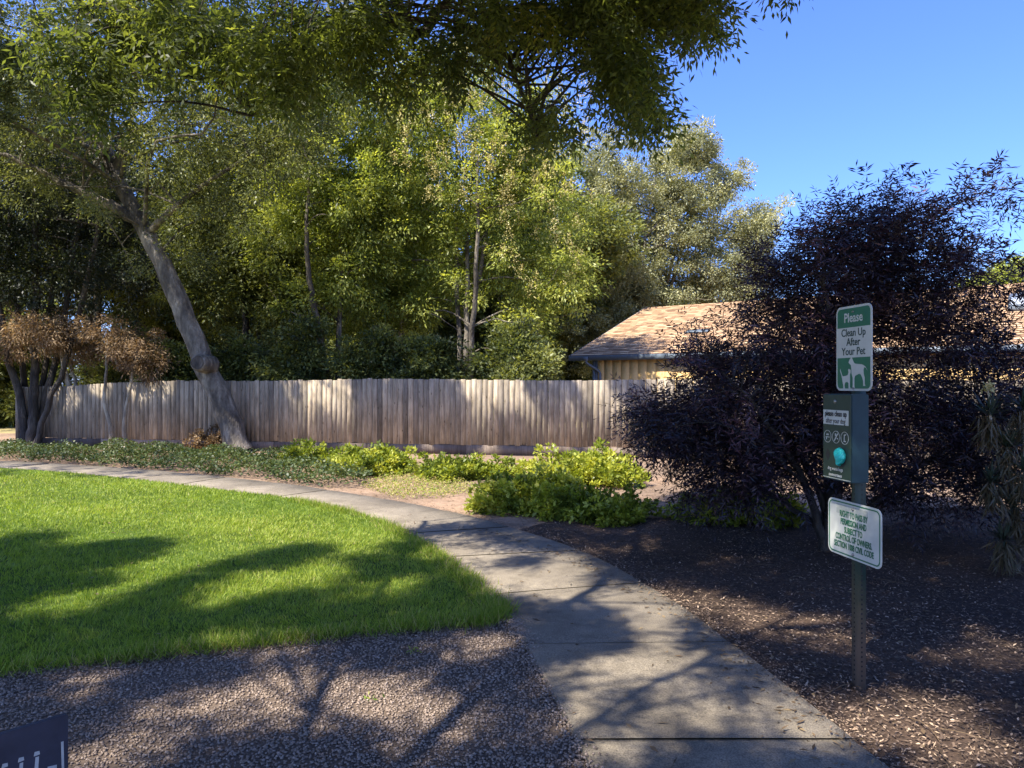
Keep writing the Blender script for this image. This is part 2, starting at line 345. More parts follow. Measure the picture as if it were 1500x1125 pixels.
# long tufts along the lawn's front and path edges
edge = curve(np.array([(-6, 3.1, 0), (-2.87, 4.08, 0), (-1.9, 4.42, 0), (-.7, 4.80, 0), (-.1, 5.0, 0), (-.2, 5.6, 0), (-.7, 6.84, 0), (-1.6, 8.57, 0), (-3.0, 10.05, 0)]), 300)
k = RNG.integers(0, 300, 16000); C = edge[k]+np.c_[RNG.normal(-.03, .05, (16000, 2)), np.full(16000, -.02)]
keep = RNG.random(16000) < (.35+.65*(np.sin(k*.23)+np.sin(k*.091) > -.3)); C = C[keep]; n = len(C)
s.leaves(C, np.c_[RNG.normal(.05, .5, n), RNG.normal(-.15, .5, n), np.full(n, .9)], rdir(n), RNG.uniform(.05, .12, n), .005, np.where(RNG.random(n) < .13, 1., np.clip(RNG.normal(.45, .25, n), 0, 1)), 0, .35)
tag(s.build("grass", M_grass), "bright green mown grass growing on the lawn", "grass", kind='stuff')

# gravel stones
def stones(P, size, z, matname, name, mat, flat=.7):
    n = len(P); base = np.array([[1, 0, 0], [-1, 0, 0], [0, 1, 0], [0, -1, 0], [0, 0, 1], [0, 0, -1]], float)
    tri = np.array([[0, 2, 4], [2, 1, 4], [1, 3, 4], [3, 0, 4], [2, 0, 5], [1, 2, 5], [3, 1, 5], [0, 3, 5]])
    V = base[None]*RNG.uniform(.65, 1.2, (n, 6, 1))+RNG.normal(0, .22, (n, 6, 3))
    q = unit(RNG.normal(size=(n, 4))); w, x, y, zq = q.T
    M = np.stack([np.stack([1-2*(y*y+zq*zq), 2*(x*y-zq*w), 2*(x*zq+y*w)], -1), np.stack([2*(x*y+zq*w), 1-2*(x*x+zq*zq), 2*(y*zq-x*w)], -1), np.stack([2*(x*zq-y*w), 2*(y*zq+x*w), 1-2*(x*x+y*y)], -1)], 1)
    V = np.einsum('nij,nkj->nki', M, V)*size[:, None, None]; V[..., 2] *= flat
    V += np.c_[P, np.zeros(n)+z+size*.25][:, None]
    Fq = (tri[None]+np.arange(n)[:, None, None]*6).reshape(-1, 3)
    t = np.repeat(np.clip(RNG.beta(2.2, 2.4, n), 0, 1), 6)
    return link(name, np_mesh(name, V.reshape(-1, 3), Fq, t), mat)
P = sample_poly(GRAV, 520000, lambda P: (P[:, 1] > 1.2)*(P[:, 0] > -.78*P[:, 1]-.7)*np.clip((3.6/np.maximum(P[:, 1], 1))**1.0, .4, 1)*.62)
P = P[:95000]
ke = RNG.integers(30, 190, 2600); pe = CL[ke]+np.c_[RNG.normal(.0, .04, 2600), RNG.normal(0, .03, 2600)]; P = np.vstack([P, pe])
tag(stones(P, RNG.uniform(.005, .0105, len(P)), np.r_[np.full(len(P)-2600, -.024), np.full(2600, -.004)], '', "gravel", M_stone), "grey pink crushed gravel spread in front of the lawn", "gravel", kind='stuff')
# mulch chips
P = sample_poly([(x-.02, y) for x, y in MUL], 420000, lambda P: (P[:, 0] < .78*P[:, 1]+.8)*(P[:, 1] > 1.4)*np.clip((3.6/np.maximum(P[:, 1], 1))**1.5, .12, 1))
n = len(P); s = Soup()
D = np.c_[RNG.normal(size=(n, 2)), RNG.normal(0, .22, n)]; Nn = np.c_[RNG.normal(0, .35, (n, 2)), np.ones(n)]
nn = np.sin(P[:, 0]*1.9+1.3*np.sin(P[:, 1]*1.3))*np.sin(P[:, 1]*2.3)
edgeb = np.exp(-np.abs(P[:, 0]-np.interp(P[:, 1], CR[:200, 1], CR[:200, 0]))/.35)*.16
s.leaves(np.c_[P, RNG.uniform(-.03, -.012, n)], D, Nn, RNG.uniform(.010, .036, n), RNG.uniform(.005, .013, n), np.clip(RNG.beta(1.7, 3.2, n)+.10*nn+edgeb, 0, 1), .15)
ke = RNG.integers(0, 260, 5200); pe = CR[ke]; tt = unit(np.gradient(CR, axis=0))[ke]; of = RNG.normal(-.02, .045, 5200); pe = pe+np.c_[-tt[:, 1], tt[:, 0]]*of[:, None]+RNG.normal(0, .02, (5200, 2)); n = len(pe)
s.leaves(np.c_[pe, np.full(n, .004)+RNG.uniform(0, .006, n)], np.c_[RNG.normal(size=(n, 2)), RNG.normal(0, .15, n)], np.c_[RNG.normal(0, .3, (n, 2)), np.ones(n)], RNG.uniform(.006, .024, n), RNG.uniform(.004, .010, n), np.clip(RNG.beta(2, 2.4, n), 0, 1), .15)
tag(s.build("mulch_chips", M_chip), "dark bark mulch covering the bed right of the path", "mulch", kind='stuff')
# fallen leaves on path, gravel and beds
s = Soup()
for n, poly, zz in ((170, [(.5, 1.5), (1.9, 1.5), (1.3, 5), (-.6, 8.3), (-2, 9.6), (-2.3, 9.3), (-.6, 7), (.2, 4.5)], .003),
                    (700, [(-.3, 8.0), (.62, 6.9), (1.14, 5.5), (1.34, 4.5), (1.57, 3), (1.3, 3), (1.1, 4.5), (.9, 5.5), (.3, 6.9), (-.6, 8.2)], .004), (90, [(-3, 4.2), (-.4, 5.1), (-1.6, 8), (-8, 12), (-9, 8)], .03), (340, GRAV, -.008), (2600, MUL, -.008), (6500, [(-1.0, 8.7), (-3, 10.6), (-3, 14), (12, 15), (12, 8), (.5, 7.7)], -.03), (2600, [(-20, 16.5), (-20, 21), (-4, 18), (-6, 14.5)], -.03)):
    P = sample_poly(poly, n*4)[:n]; n = len(P)
    s.leaves(np.c_[P, np.full(n, zz)+RNG.uniform(0, .006, n)], np.c_[RNG.normal(size=(n, 2)), RNG.normal(0, .15, n)], np.c_[RNG.normal(0, .25, (n, 2)), np.ones(n)], RNG.uniform(.02, .065, n), RNG.uniform(.008, .02, n), np.clip(RNG.beta(2, 2, n), 0, 1), .2)
k = RNG.integers(0, 190, 1500); pe = edge[k][:, :2]+np.c_[RNG.normal(0, .05, 1500), RNG.normal(-.07, .05, 1500)]; n = 1500
s.leaves(np.c_[pe, RNG.uniform(-.02, .005, n)], np.c_[RNG.normal(size=(n, 2)), RNG.normal(.05, .2, n)], np.c_[RNG.normal(0, .3, (n, 2)), np.ones(n)], RNG.uniform(.04, .12, n), .004, np.clip(RNG.normal(.7, .2, n), 0, 1), .2)
tag(s.build("fallen_leaves", M_litter), "dry fallen leaves scattered over path, gravel and beds", "leaves", kind='stuff')
s = Soup()
for k in range(190):
    if k < 110: x, y = RNG.uniform(-1.5, 8), RNG.uniform(8, 14)
    else: x, y = RNG.uniform(1.4, 5.5), RNG.uniform(3, 8)
    if x < np.interp(y, CR[:, 1], CR[:, 0])+.1: continue
    a = RNG.uniform(0, 6.28); L = RNG.uniform(.08, .35); c, sn = math.cos(a), math.sin(a)
    p = curve([(x, y, -.02), (x+c*L*.5+RNG.normal(0, .02), y+sn*L*.5, .0), (x+c*L, y+sn*L, -.02)], 5); s.tube(p, RNG.uniform(.0012, .003), 4, t=RNG.uniform(.1, .7))
tag(s.build("twigs", M_litter), "thin dry twigs scattered over the mulch and soil", "twigs", kind='stuff')

# ------------------------------------------------------------------ fence
FA = np.array([3.0, 16.0]); fdir = unit(np.array([10.2, -2.0])); fn = np.array([fdir[1], -fdir[0]])  # fn faces the camera
fence = empty("board_fence", (FA[0], FA[1], 0), "long weathered grey wooden board fence with a dog-eared top behind the beds", "fence", rz=math.atan2(fdir[1], fdir[0]))
def fence_top(u):   # u runs along the fence, 0 at FA
    return 1.70-.16*np.clip((-u-11.5)/3.5, 0, 1)+.02*math.sin(u*.8)
u0, u1, bw = -16.3, 13.0, .128
u = u0; bay = 0
while u < u1-.1:
    nb = 19; s = Soup(); us = u
    for i in range(nb):
        t = float(np.clip(RNG.beta(2, 2), 0, 1)); w = bw-.004-RNG.uniform(0, .003); zt = fence_top(u)+RNG.normal(0, .007); zb = .19+RNG.normal(0, .008)
        x0, x1 = u+.002, u+.002+w; yf = -.010-RNG.uniform(0, .006); yb = yf+.016; lean = RNG.normal(0, .0035)
        e = .006+RNG.uniform(0, .010)
        prof = [(x0, zb), (x1, zb), (x1+lean, zt-e), (x1-e*.8+lean, zt), (x0+e*.8+lean, zt), (x0+lean, zt-e)]
        V = [(x, yf, z) for x, z in prof]+[(x, yb, z) for x, z in prof]
        s.add(V, [[0, 1, 2, 5], [5, 2, 3, 4], [7, 6, 11, 8], [8, 11, 10, 9], [1, 7, 8, 2], [2, 8, 9, 3], [3, 9, 10, 4], [4, 10, 11, 5], [5, 11, 6, 0], [0, 6, 7, 1]], t)
        u += bw
    s.build("board_panel", M_wood, fence)
    s = Soup(); s.box(((us+u)/2, .008+RNG.uniform(-.004, .004), .075), (u-us-.006, .035, .225), t=RNG.random()); s.build("kickboard", M_kick, fence)
    s = Soup(); s.box(((us+u)/2, .03, 1.35), (u-us-.02, .04, .09), t=.3); s.box(((us+u)/2, .03, .35), (u-us-.02, .04, .09), t=.4); s.build("rail", M_wood, fence)
    s = Soup(); s.box((us, .09+.045, .78), (.09, .09, 1.6), t=.4); s.build("post", M_wood, fence)
    bay += 1
s = Soup(); s.box((u0-.05, -.02, .80), (.09, .09, 1.62), t=.25); s.build("post", M_wood, fence)

# ------------------------------------------------------------------ house
hu = np.array([.819, -.574]); hn = np.array([.574, .819]); E0 = np.array([1.92, 24.0])
house = empty("house", (E0[0], E0[1], 0), "low house with yellow board siding and tan shingle roof behind the fence", "house", rz=math.atan2(hu[1], hu[0]))
HL, HW, ez, rz_ = 24.0, 5.9, 2.52, 4.62      # length, eave to ridge, eave height, ridge height
s = Soup(); x = .85; s2 = Soup()
s.box((.85+(HL-1.7)/2, .27+2.5, 1.26), (HL-1.7, 5., 2.52))
while x < HL-1.2:
    s.box((x+.145, .25, 1.26), (.291, .012, 2.5)); x += .3
s.build("wall", M_siding, house)
s = Soup(); s.box((.80, .23, 1.26), (.09, .12, 2.52)); s.box((.88, .228, 1.26), (.07, .09, 2.50)); s.build("corner_board", M_trim, house)
# roof: shingle courses of tabs on both slopes, over a deck
roofroot = None
s = Soup(); sl_ = math.hypot(HW, rz_-ez); k = int(sl_/.19)
for side in (0, 1):
    for c in range(k+1):
        x = -RNG.uniform(0, .3)
        while x < HL:
            w = RNG.uniform(.18, .34); a0, a1 = max(x, 0), min(x+w-.006, HL); x += w
            if a1-a0 < .02: continue
            v0 = c*.19/sl_; v1 = min(1, (c+1)*.19/sl_+.01)
            y0, y1 = HW*v0, HW*v1; z0, z1 = ez+(rz_-ez)*v0+.030, ez+(rz_-ez)*v1+.004
            if side: y0, y1 = 2*HW-y0, 2*HW-y1
            t = float(np.clip(RNG.normal(.56, .27), .15, 1)); q = [[0, 1, 2, 3]] if not side else [[3, 2, 1, 0]]
            s.add([(a0, y0, z0), (a1, y0, z0), (a1, y1, z1), (a0, y1, z1)], q, t)
            s.add([(a0, y0, z0-.026), (a1, y0, z0-.026), (a1, y0, z0), (a0, y0, z0)], q, 0.0)  # butt edge in the darkest tint: row shadow painted into the colour
s.add([(0, 0, ez), (HL, 0, ez), (HL, HW, rz_), (0, HW, rz_)], [[0, 1, 2, 3]], .1); s.add([(0, 2*HW, ez), (HL, 2*HW, ez), (HL, HW, rz_), (0, HW, rz_)], [[3, 2, 1, 0]], .1)
s.add([(0, 0, ez-.02), (HL, 0, ez-.02), (HL, HW, rz_-.08), (0, HW, rz_-.08)], [[3, 2, 1, 0]], .1)
roof = s.build("roof", M_shing, house)
s = Soup(); x = 0
while x < HL:
    s.add([(x, HW-.13, rz_-.025), (x+.3, HW-.13, rz_-.035), (x+.3, HW, rz_+.018), (x, HW, rz_+.03)], [[0, 1, 2, 3]], RNG.uniform(.2, .6))
    s.add([(x, HW+.13, rz_-.025), (x+.3, HW+.13, rz_-.035), (x+.3, HW, rz_+.018), (x, HW, rz_+.03)], [[3, 2, 1, 0]], RNG.uniform(.2, .6)); x += .29
s.build("ridge_cap", M_shing, roof)
s = Soup(); s.box((HL/2, -.022, ez-.075), (HL+.06, .04, .17)); s.build("fascia", M_trim, house)
s = Soup()   # rake boards
for y0, y1 in ((0, HW), (2*HW, HW)):
    s.add([(-.04, y0, ez-.16), (-.04, y1, rz_-.16), (-.04, y1, rz_+.01), (-.04, y0, ez+.01)], [[0, 1, 2, 3]]); s.add([(0., y0, ez-.16), (0., y1, rz_-.16), (0., y1, rz_+.01), (0., y0, ez+.01)], [[3, 2, 1, 0]])
    s.add([(-.04, y0, ez+.01), (-.04, y1, rz_+.01), (0, y1, rz_+.01), (0, y0, ez+.01)], [[0, 1, 2, 3]])
s.build("rake_board", M_trim, house)
s = Soup(); s.add([(.85, .63, 2.5), (.85, 2*HW-.63, 2.5), (.85, HW, 4.4)], [[0, 1, 2, 2]]); 
s = Soup(); s.tube([(.62, -.03, ez-.16), (.64, .0, ez-.24), (1.0, .12, ez-.48), (1.04, .17, ez-.58), (1.04, .18, .1)], .045, 6); s.build("downspout", M_trim, house)
s = Soup(); s.box((.62, -.045, ez-.10), (.18, .03, .12)); s.build("gutter_outlet", M_trim, house)
def roofpt(x, v): return np.array([x, HW*v, ez+(rz_-ez)*v])
s = Soup(); tl = math.atan2(rz_-ez, HW); ca, sa = math.cos(tl), math.sin(tl); Mx = np.array([[1, 0, 0], [0, ca, -sa], [0, sa, ca]])
p = roofpt(3.6, .36); s.box(p+np.array([0, 0, .06]), (.75, .28, .03), Mx); s.box(p+np.array([0, 0, .02]), (.6, .2, .05), Mx); s.build("roof_vent", M_trim, roof)
s = Soup(); p = roofpt(12.6, .58); s.box(p+np.array([0, 0, .09]), (1.3, 1.3, .16), Mx); sk = s.build("skylight", M_trim, roof)
s = Soup(); s.box(p+np.array([0, 0, .19]), (1.2, 1.2, .05), Mx); s.build("pane", M_glass, sk)

# ------------------------------------------------------------------ foliage generators
def clumps(blobs, n, seed, shell=2.0):
    """blobs: (centre, radii); returns clump centres and the outward direction"""
    rg = np.random.default_rng(seed); vol = np.array([np.prod(r)**.75 for c, r in blobs]); vol /= vol.sum()
    pick = rg.choice(len(blobs), n, p=vol); d = unit(rg.normal(size=(n, 3))); rad = rg.random(n)**(1/shell)
    C = np.array([blobs[i][0] for i in pick]); Rr = np.array([blobs[i][1] for i in pick])
    return C+d*Rr*rad[:, None], d, rg
def leafclumps(s, CC, OUT, rc, m, L, Wd, rg, tint=.5, flat=.75, droop=.3, tvar=.2):
    n = len(CC); k = np.repeat(np.arange(n), m); N_ = len(k)
    o = rg.normal(size=(N_, 3)); o = o/np.linalg.norm(o, axis=1, keepdims=True)*(rg.random(N_)**.5)[:, None]; o[:, 2] *= flat
    rcn = rc*rg.uniform(.6, 1.35, n)
    C = CC[k]+o*rcn[k][:, None]
    D = o+.7*OUT[k]+rg.normal(0, .6, (N_, 3)); D[:, 2] -= droop
    Nn = rg.normal(0, .7, (N_, 3)); Nn[:, 2] += .7
    ct = np.clip(rg.normal(tint, tvar, n), 0, 1)
    t = np.clip(ct[k]+rg.normal(0, .16, N_)+o[:, 2]*.10, 0, 1)
    s.leaves(C, D, Nn, L*np.exp(rg.normal(0, .28, N_)), Wd*np.exp(rg.normal(0, .25, N_)), t)
def pinnate(s, C, D, L, pairs, ll, lw, rg, t, droop=.5):
    """compound leaves: a rachis of leaflets"""
    n = len(C); D = unit(D); side = unit(np.cross(D, rg.normal(0, .35, (n, 3))+np.array([0, 0, 1.])))
    up = np.cross(side, D)
    for i in range(pairs+1):
        f = (i+.6)/(pairs+.6); p = C+D*(L*f)[:, None]+np.array([0, 0, -1])*(droop*L*f*f)[:, None]
        for sd in ((-1, 1) if i < pairs else (0,)):
            dd = D*(.55 if sd else 1)+side*sd*.9+rg.normal(0, .22, (n, 3)); dd[:, 2] -= droop*.6
            sz = ll*(1-.25*abs(f-.5))*rg.uniform(.75, 1.2, n)
            s.leaves(p, dd, up+rg.normal(0, .35, (n, 3)), sz, lw*rg.uniform(.8, 1.2, n), np.clip(t+rg.normal(0, .12, n), 0, 1), .1)
def pb(lst, d, dr):
    """crown lobes given as (px, py, rx, ry[, extra distance])"""
    out = []
    for b in lst:
        dd = d+(b[4] if len(b) > 4 else 0); out.append((at(b[0], b[1], dd), np.array([b[2]/F*dd, dr, b[3]/F*dd])))
    return out
def limbs(s, trunk, CC, n, r0, rg, k=6, start=.35, t=.5):
    """main branches from the trunk to a few clumps, then lesser ones from the nearest main branch"""
    if n == 0 or len(CC) == 0: return
    n = min(n, len(CC)); order = rg.choice(len(CC), n, replace=False); nm = max(4, n//7)
    pool = [trunk[int(len(trunk)*start):]]; prad = [np.full(len(pool[0]), r0)]
    for q, i in enumerate(order):
        e = CC[i]; P_ = np.concatenate(pool[:1] if q < nm else pool); R_ = np.concatenate(prad[:1] if q < nm else prad)
        cost = np.linalg.norm(P_-e, axis=1)+1.3*np.maximum(0, P_[:, 2]-e[2]+.2)
        j = int(np.argmin(cost)); a = P_[j]; v = e-a; L = np.linalg.norm(v)
        if L < .15: continue
        p = curve([a, a+v*.35+np.array([0, 0, .07])*L+rg.normal(0, .05, 3)*L*.6, a+v*.7+rg.normal(0, .05, 3)*L*.6, e], 9, .012, int(i))
        rr = min(R_[j]*.7, r0*min(1, .2+L*.16)) if q >= nm else r0*min(1, .25+L*.14)
        rad = np.linspace(rr, .006, 9); s.tube(p, rad, k, .06, t); pool.append(p[1:]); prad.append(rad[1:])
def tree(name, label, cat, base, trunks, blobs, ncl, m, rc, leaf, mat, bark, seed, nlimb=30, r0=.06, group=None, tint=.5, shell=2.0, gate=None, extra=None, droop=.3, flat=.75, tw=None, more=None):
    """trunks: list of (points, r_base, r_top)"""
    base = np.asarray(base, float); root = empty(name, base, label, cat, group)
    CC, OUT, rg = clumps(blobs, ncl, seed, shell)
    if gate is not None:
        kp = gate(CC, rg); CC, OUT = CC[kp], OUT[kp]
    MC = more(rg) if more else None
    if MC is not None and gate is not None: MC = MC[gate(MC, rg)]
    s = Soup()
    for i, (pts, ra, rb) in enumerate(trunks):
        p = curve(pts, 30 if ra > .12 else 16, (tw if tw is not None else .02), seed+i); rr = np.linspace(ra, rb, len(p))*(1+.10*np.exp(-np.arange(len(p))/(len(p)*.06))*(i == 0))
        s.tube(p, rr, 14, .07)
    for i, (pts, ra, rb) in enumerate(trunks):
        limbs(s, curve(pts, 16), CC, nlimb//len(trunks), r0, rg)
    if MC is not None: limbs(s, curve(trunks[0][0], 16), MC, 90, r0, rg)
    s.build("trunk", bark, root, True, base)
    s = Soup()
    if MC is not None: leafclumps(s, MC, rdir(len(MC), rg), .17, 52, leaf[0], leaf[1], rg, tint, flat, droop)
    leafclumps(s, CC, OUT, rc, m, leaf[0], leaf[1], rg, tint, flat, droop); s.build("crown", mat, root, off=base)
    if extra: extra(root, CC, OUT, rg, base)
    return root

# ---- leaning oak in front of the fence
ob = np.array([*gp(352, 660), -.05]); D0 = ob[1]
def o_at(px, py, dd=0): return at(px, py, D0+dd)
oak_t = [ob, o_at(330, 600), o_at(298, 530), o_at(268, 455), o_at(238, 388), o_at(205, 325, .1), o_at(176, 268, .2), o_at(150, 205, .4), o_at(118, 120, .6), o_at(95, 40, .6)]
oak_tr = [(oak_t, .285, .11),
          ([o_at(205, 325, .1), o_at(140, 290, -.2), o_at(80, 262, -.4), o_at(0, 225, -.8), o_at(-90, 200, -1)], .14, .02),
          ([o_at(183, 285, .15), o_at(150, 250, .6), o_at(120, 200, 1), o_at(95, 150, 1.2)], .12, .012),
          ([o_at(170, 250, .2), o_at(185, 205, 0), o_at(240, 160, -.3), o_at(300, 60, -.6)], .10, .012),
          ([o_at(215, 345, .1), o_at(260, 300, -.6), o_at(330, 250, -1.2), o_at(420, 190, -1.8)], .10, .008)]
FN = np.array([-fdir[1], fdir[0]])
BR = [at(30, 495, 18.2), at(95, 490, 18.2), at(160, 500, 18.0), at(200, 505, 18.0)]
def oak_gate(CC, rg):
    kp = np.ones(len(CC), bool)
    for q in [o_at(275, 465), o_at(238, 388), o_at(205, 325, .1), o_at(185, 285, .2), o_at(165, 240, .3), o_at(150, 200, .4), o_at(100, 270, -.3)]:     # bare limbs keep a clearing in front
        kp &= ~((np.hypot(CC[:, 0]-q[0]*CC[:, 1]/q[1], CC[:, 2]-H-(q[2]-H)*CC[:, 1]/q[1]) < .5) & (CC[:, 1] < q[1]))
    for b in BR:  # crown opened along the sun's rays so light reaches the dry leaves
        v = CC-b; t = v@np.array(SUN); kp &= ~((t > 0) & (np.linalg.norm(v-t[:, None]*np.array(SUN), axis=1) < .5))
    return kp
def oak_shade_clumps(rg):  # crown clumps added up the sun's rays to shade fence, bed and stems
    out = []; sv = np.array(SUN)/SUN.z
    u = np.r_[rg.uniform(-16.5, 2.2, 3000), rg.uniform(-16.5, -8.6, 900)]; z = rg.uniform(.0, 1.75, len(u))           # points on the fence's face
    nz = np.array([mnoise.noise(Vector(((a+b*.53)*.95, b*.22, 9.1)))+.6*mnoise.noise(Vector(((a+b*.53)*2.6, b*.5, 2.7))) for a, b in zip(u, z)])
    thr = np.interp(u, [-16, -9.6, -8.8, -5, -1, .8, 2.2], [9, 9, .17, .13, .10, .03, -.30]); k = (nz < thr)&((u < -9.3)|(np.abs(u+8.1) > .28))
    p = np.c_[FA+np.outer(u, fdir), z][k]; out.append((p+np.outer(rg.uniform(6.4, 9.0, len(p)), sv)))
    p = np.c_[rg.uniform(-15, -4.2, 520), rg.uniform(12.4, 16.4, 520), np.full(520, .1)]
    nz = np.array([mnoise.noise(Vector((a*.9, b*.9, 3.3))) for a, b in p[:, :2]]); p = p[nz < .1]; out.append(p+np.outer(rg.uniform(6.6, 9.0, len(p)), sv))
    p = np.c_[rg.uniform(-13.8, -11.0, 200), rg.uniform(17.5, 19, 200), rg.uniform(0, 1.9, 200)]; out.append(p+np.outer(rg.uniform(6.6, 8.5, 200), sv))
    p = np.linspace(ob, o_at(238, 388), 90)+rg.normal(0, .22, (90, 3)); out.append(p+np.outer(rg.uniform(6.4, 8, 90), sv))
    return np.concatenate(out)
oak_bl = pb([(100, 170, 130, 90, -1), (40, 90, 140, 70, -1), (160, 60, 120, 60, -.5), (230, 180, 120, 100, -1.5), (330, 130, 120, 90, -1.5), (200, 290, 110, 60, -.5), (60, 260, 90, 60), (300, 280, 90, 80, -.6), (400, 220, 90, 100, -1.6), (430, 120, 100, 90, -1.8), (250, 380, 70, 40, .3), (-80, 150, 120, 120), (200, 20, 200, 60, -1.5)], D0, 1.5)
def mat_twigs(root, CC, OUT, rg, base):
    s = Soup(); st = o_at(289, 531, -.60)
    a = o_at(308, 535, -.05); v = unit(st-a); p = np.array([a, a+v*.30, a+v*.50, a+v*.54]); s.tube(p, [.24, .21, .205, .16], 14, .03)
    ce = p[-1]; s2 = Soup(); ang = np.linspace(0, 2*np.pi, 17)[:-1]; A = unit(np.cross(v, [0, 0, 1.])); B = np.cross(v, A)
    ring = ce+v*.003+.155*(A*np.cos(ang)[:, None]+B*np.sin(ang)[:, None]); V = np.vstack([ring, ce+v*.0])
    s2.add(V, [[16, i, (i+1) % 16, (i+1) % 16] for i in range(0)] + [[i, (i+1) % 16, (i+2) % 16, 16] for i in range(0, 16, 2)])
    st_o = s.build("cut_stub", M_bark, root, True, base); s2.build("cut_face", M_barkm, st_o, off=base)
tree("leaning_oak", "thick grey trunk leaning left in front of the fence with a sawn stub", "tree", ob, oak_tr, oak_bl, 900, 120, .42, (.07, .032), M_oak, M_bark, 3, 120, .05, tint=.5, extra=mat_twigs, tw=.015, gate=oak_gate, more=oak_shade_clumps)

# ---- multi-stem tree at the far left and thin pale saplings, with dried brown leaves
mb = np.array([*gp(48, 652), -.05]); dm = mb[1]
def m_at(px, py, dd=0): return at(px, py, dm+dd)
def browncrown(bl, n, m=95):
    def f(root, CC, OUT, rg, base):
        C2, O2, r2 = clumps(bl, n, 77); s = Soup(); leafclumps(s, C2, O2, .26, m, .085, .026, r2, .55, .8, .7); o = s.build("dry_foliage", M_brown, root, off=base); o['label'] = "dried brown leaves hanging low on the tree"
    return f
stems = [([mb+np.array([dx*.4, dy, 0]), m_at(48+bx*.35, 600, dy), m_at(48+bx*.8, 530, dy), m_at(48+bx*1.2, 440, dy*1.5), m_at(48+bx*1.6, 330, dy*2), m_at(48+bx*1.9, 240, dy*3)], ra, .05) for dx, dy, bx, ra in
         ((-.6, 0, -42, .115), (-.25, .3, -20, .09), (0, -.1, 3, .13), (.15, .25, 24, .08), (.3, .1, 42, .105), (.4, -.2, 60, .075))]
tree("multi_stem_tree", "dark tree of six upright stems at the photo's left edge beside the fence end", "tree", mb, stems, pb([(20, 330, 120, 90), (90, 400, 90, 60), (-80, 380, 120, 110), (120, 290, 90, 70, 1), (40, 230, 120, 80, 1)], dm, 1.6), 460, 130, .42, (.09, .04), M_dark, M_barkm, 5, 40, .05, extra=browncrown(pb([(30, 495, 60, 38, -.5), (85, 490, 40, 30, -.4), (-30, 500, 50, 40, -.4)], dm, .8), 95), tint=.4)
SAP = [(115, 652, [(113, 600), (100, 560), (92, 530), (84, 490)], .10, "pale thin crooked sapling nearest the fence's left end, thickest of the saplings"),
       (133, 650, [(125, 605), (113, 575), (106, 545), (102, 500)], .07, "thin sapling leaning left, second along the dark end of the fence"),
       (163, 655, [(162, 625), (152, 585), (155, 550), (158, 500)], .06, "thin sapling with a kinked stem standing upright before the fence"),
       (184, 655, [(182, 625), (186, 590), (194, 550), (200, 520)], .055, "thinnest sapling before the fence, leaning slightly right, nearest the leaning oak")]
for i, (bx, by, pts, r, lab) in enumerate(SAP):
    b = np.array([*gp(bx, by), -.05]); d = b[1]; P = [b]+[at(x, y, d) for x, y in pts]; tx, ty = pts[-1]
    tree("dry_sapling", lab, "sapling", b, [(P, r, r*.45)], pb([(tx+6, ty-5, 38, 34), (tx+20, ty+12, 30, 26), (tx-10, ty-18, 30, 24)], d, .7), 42, 90, .27, (.085, .026), M_brown, M_barkp, 20+i, 8, .02, "pale saplings with dried leaves", tint=.55-.06*i, droop=.7, tw=.012)

# ---- trees behind the fence
def blossoms(bl, n):
    def f(root, CC, OUT, rg, base):
        C2, O2, r2 = clumps(bl, n, 99, 4.0); s = Soup()
        k = np.repeat(np.arange(n), 55); h = r2.random(len(k)); C = C2[k]+np.c_[r2.normal(0, 1, (len(k), 2))*(.11*(1-h*.7))[:, None], h*.42]
        s.leaves(C, r2.normal(size=C.shape), r2.normal(size=C.shape), .05, .03, np.clip(r2.normal(.5, .25, len(k)), 0, 1)); s.build("blossom", M_flower, root, off=base)
    return f
def stemset(px, d, h_px, spread, n, r, seed, lean=0):
    rg = np.random.default_rng(seed); out = []; b = at(px, 0, d); b[2] = -.05
    for i in range(n):
        x0 = b+np.array([rg.normal(0, .18), rg.normal(0, .18), 0]) if n > 1 else b
        tx = px+lean+rg.uniform(-1, 1)*spread; top = at(tx, h_px+rg.uniform(0, 60), d+rg.normal(0, .6)); v = top-x0
        out.append(([x0, x0+v*.3+np.array([-(v[0])*.12, 0, 0])+rg.normal(0, .06, 3), x0+v*.65+rg.normal(0, .12, 3), top], r*rg.uniform(.75, 1.1), .03))
    return b, out
b, st = stemset(682, 20.5, 200, 90, 4, .105, 31)
tree("flowering_tree", "tall tree with cream blossom clusters and slim stems behind the middle of the fence", "tree", b, st, pb([(650, 250, 120, 110), (730, 190, 110, 90), (600, 170, 90, 80), (590, 330, 110, 100, .5), (770, 320, 100, 110), (690, 400, 110, 80, 1), (610, 440, 70, 50, 1), (830, 400, 45, 90), (775, 480, 45, 60, .4), (660, 110, 90, 50), (770, 230, 90, 70)], 20.5, 1.7), 760, 120, .42, (.11, .042), M_priv, M_bark, 32, 110, .05, tint=.55, extra=blossoms(pb([(650, 210, 130, 110), (730, 190, 120, 110), (640, 120, 100, 50), (800, 330, 80, 120), (850, 170, 30, 40), (720, 280, 100, 60), (600, 200, 60, 60)], 19.0, .9), 170))
b, st = stemset(490, 20, 190, 50, 2, .13, 41)
tree("bushy_tree", "bright green tree on a stout stem behind the fence, right of the leaning trunk", "tree", b, st, pb([(480, 250, 100, 120), (520, 150, 90, 80), (430, 330, 80, 100, .5), (520, 390, 70, 80, .6), (470, 440, 60, 40, .8), (460, 160, 90, 80), (540, 290, 60, 80)], 20, 1.6), 560, 120, .42, (.11, .045), M_priv, M_bark, 42, 70, .05, tint=.55)
b, st = stemset(380, 21.5, 260, 60, 3, .13, 51)
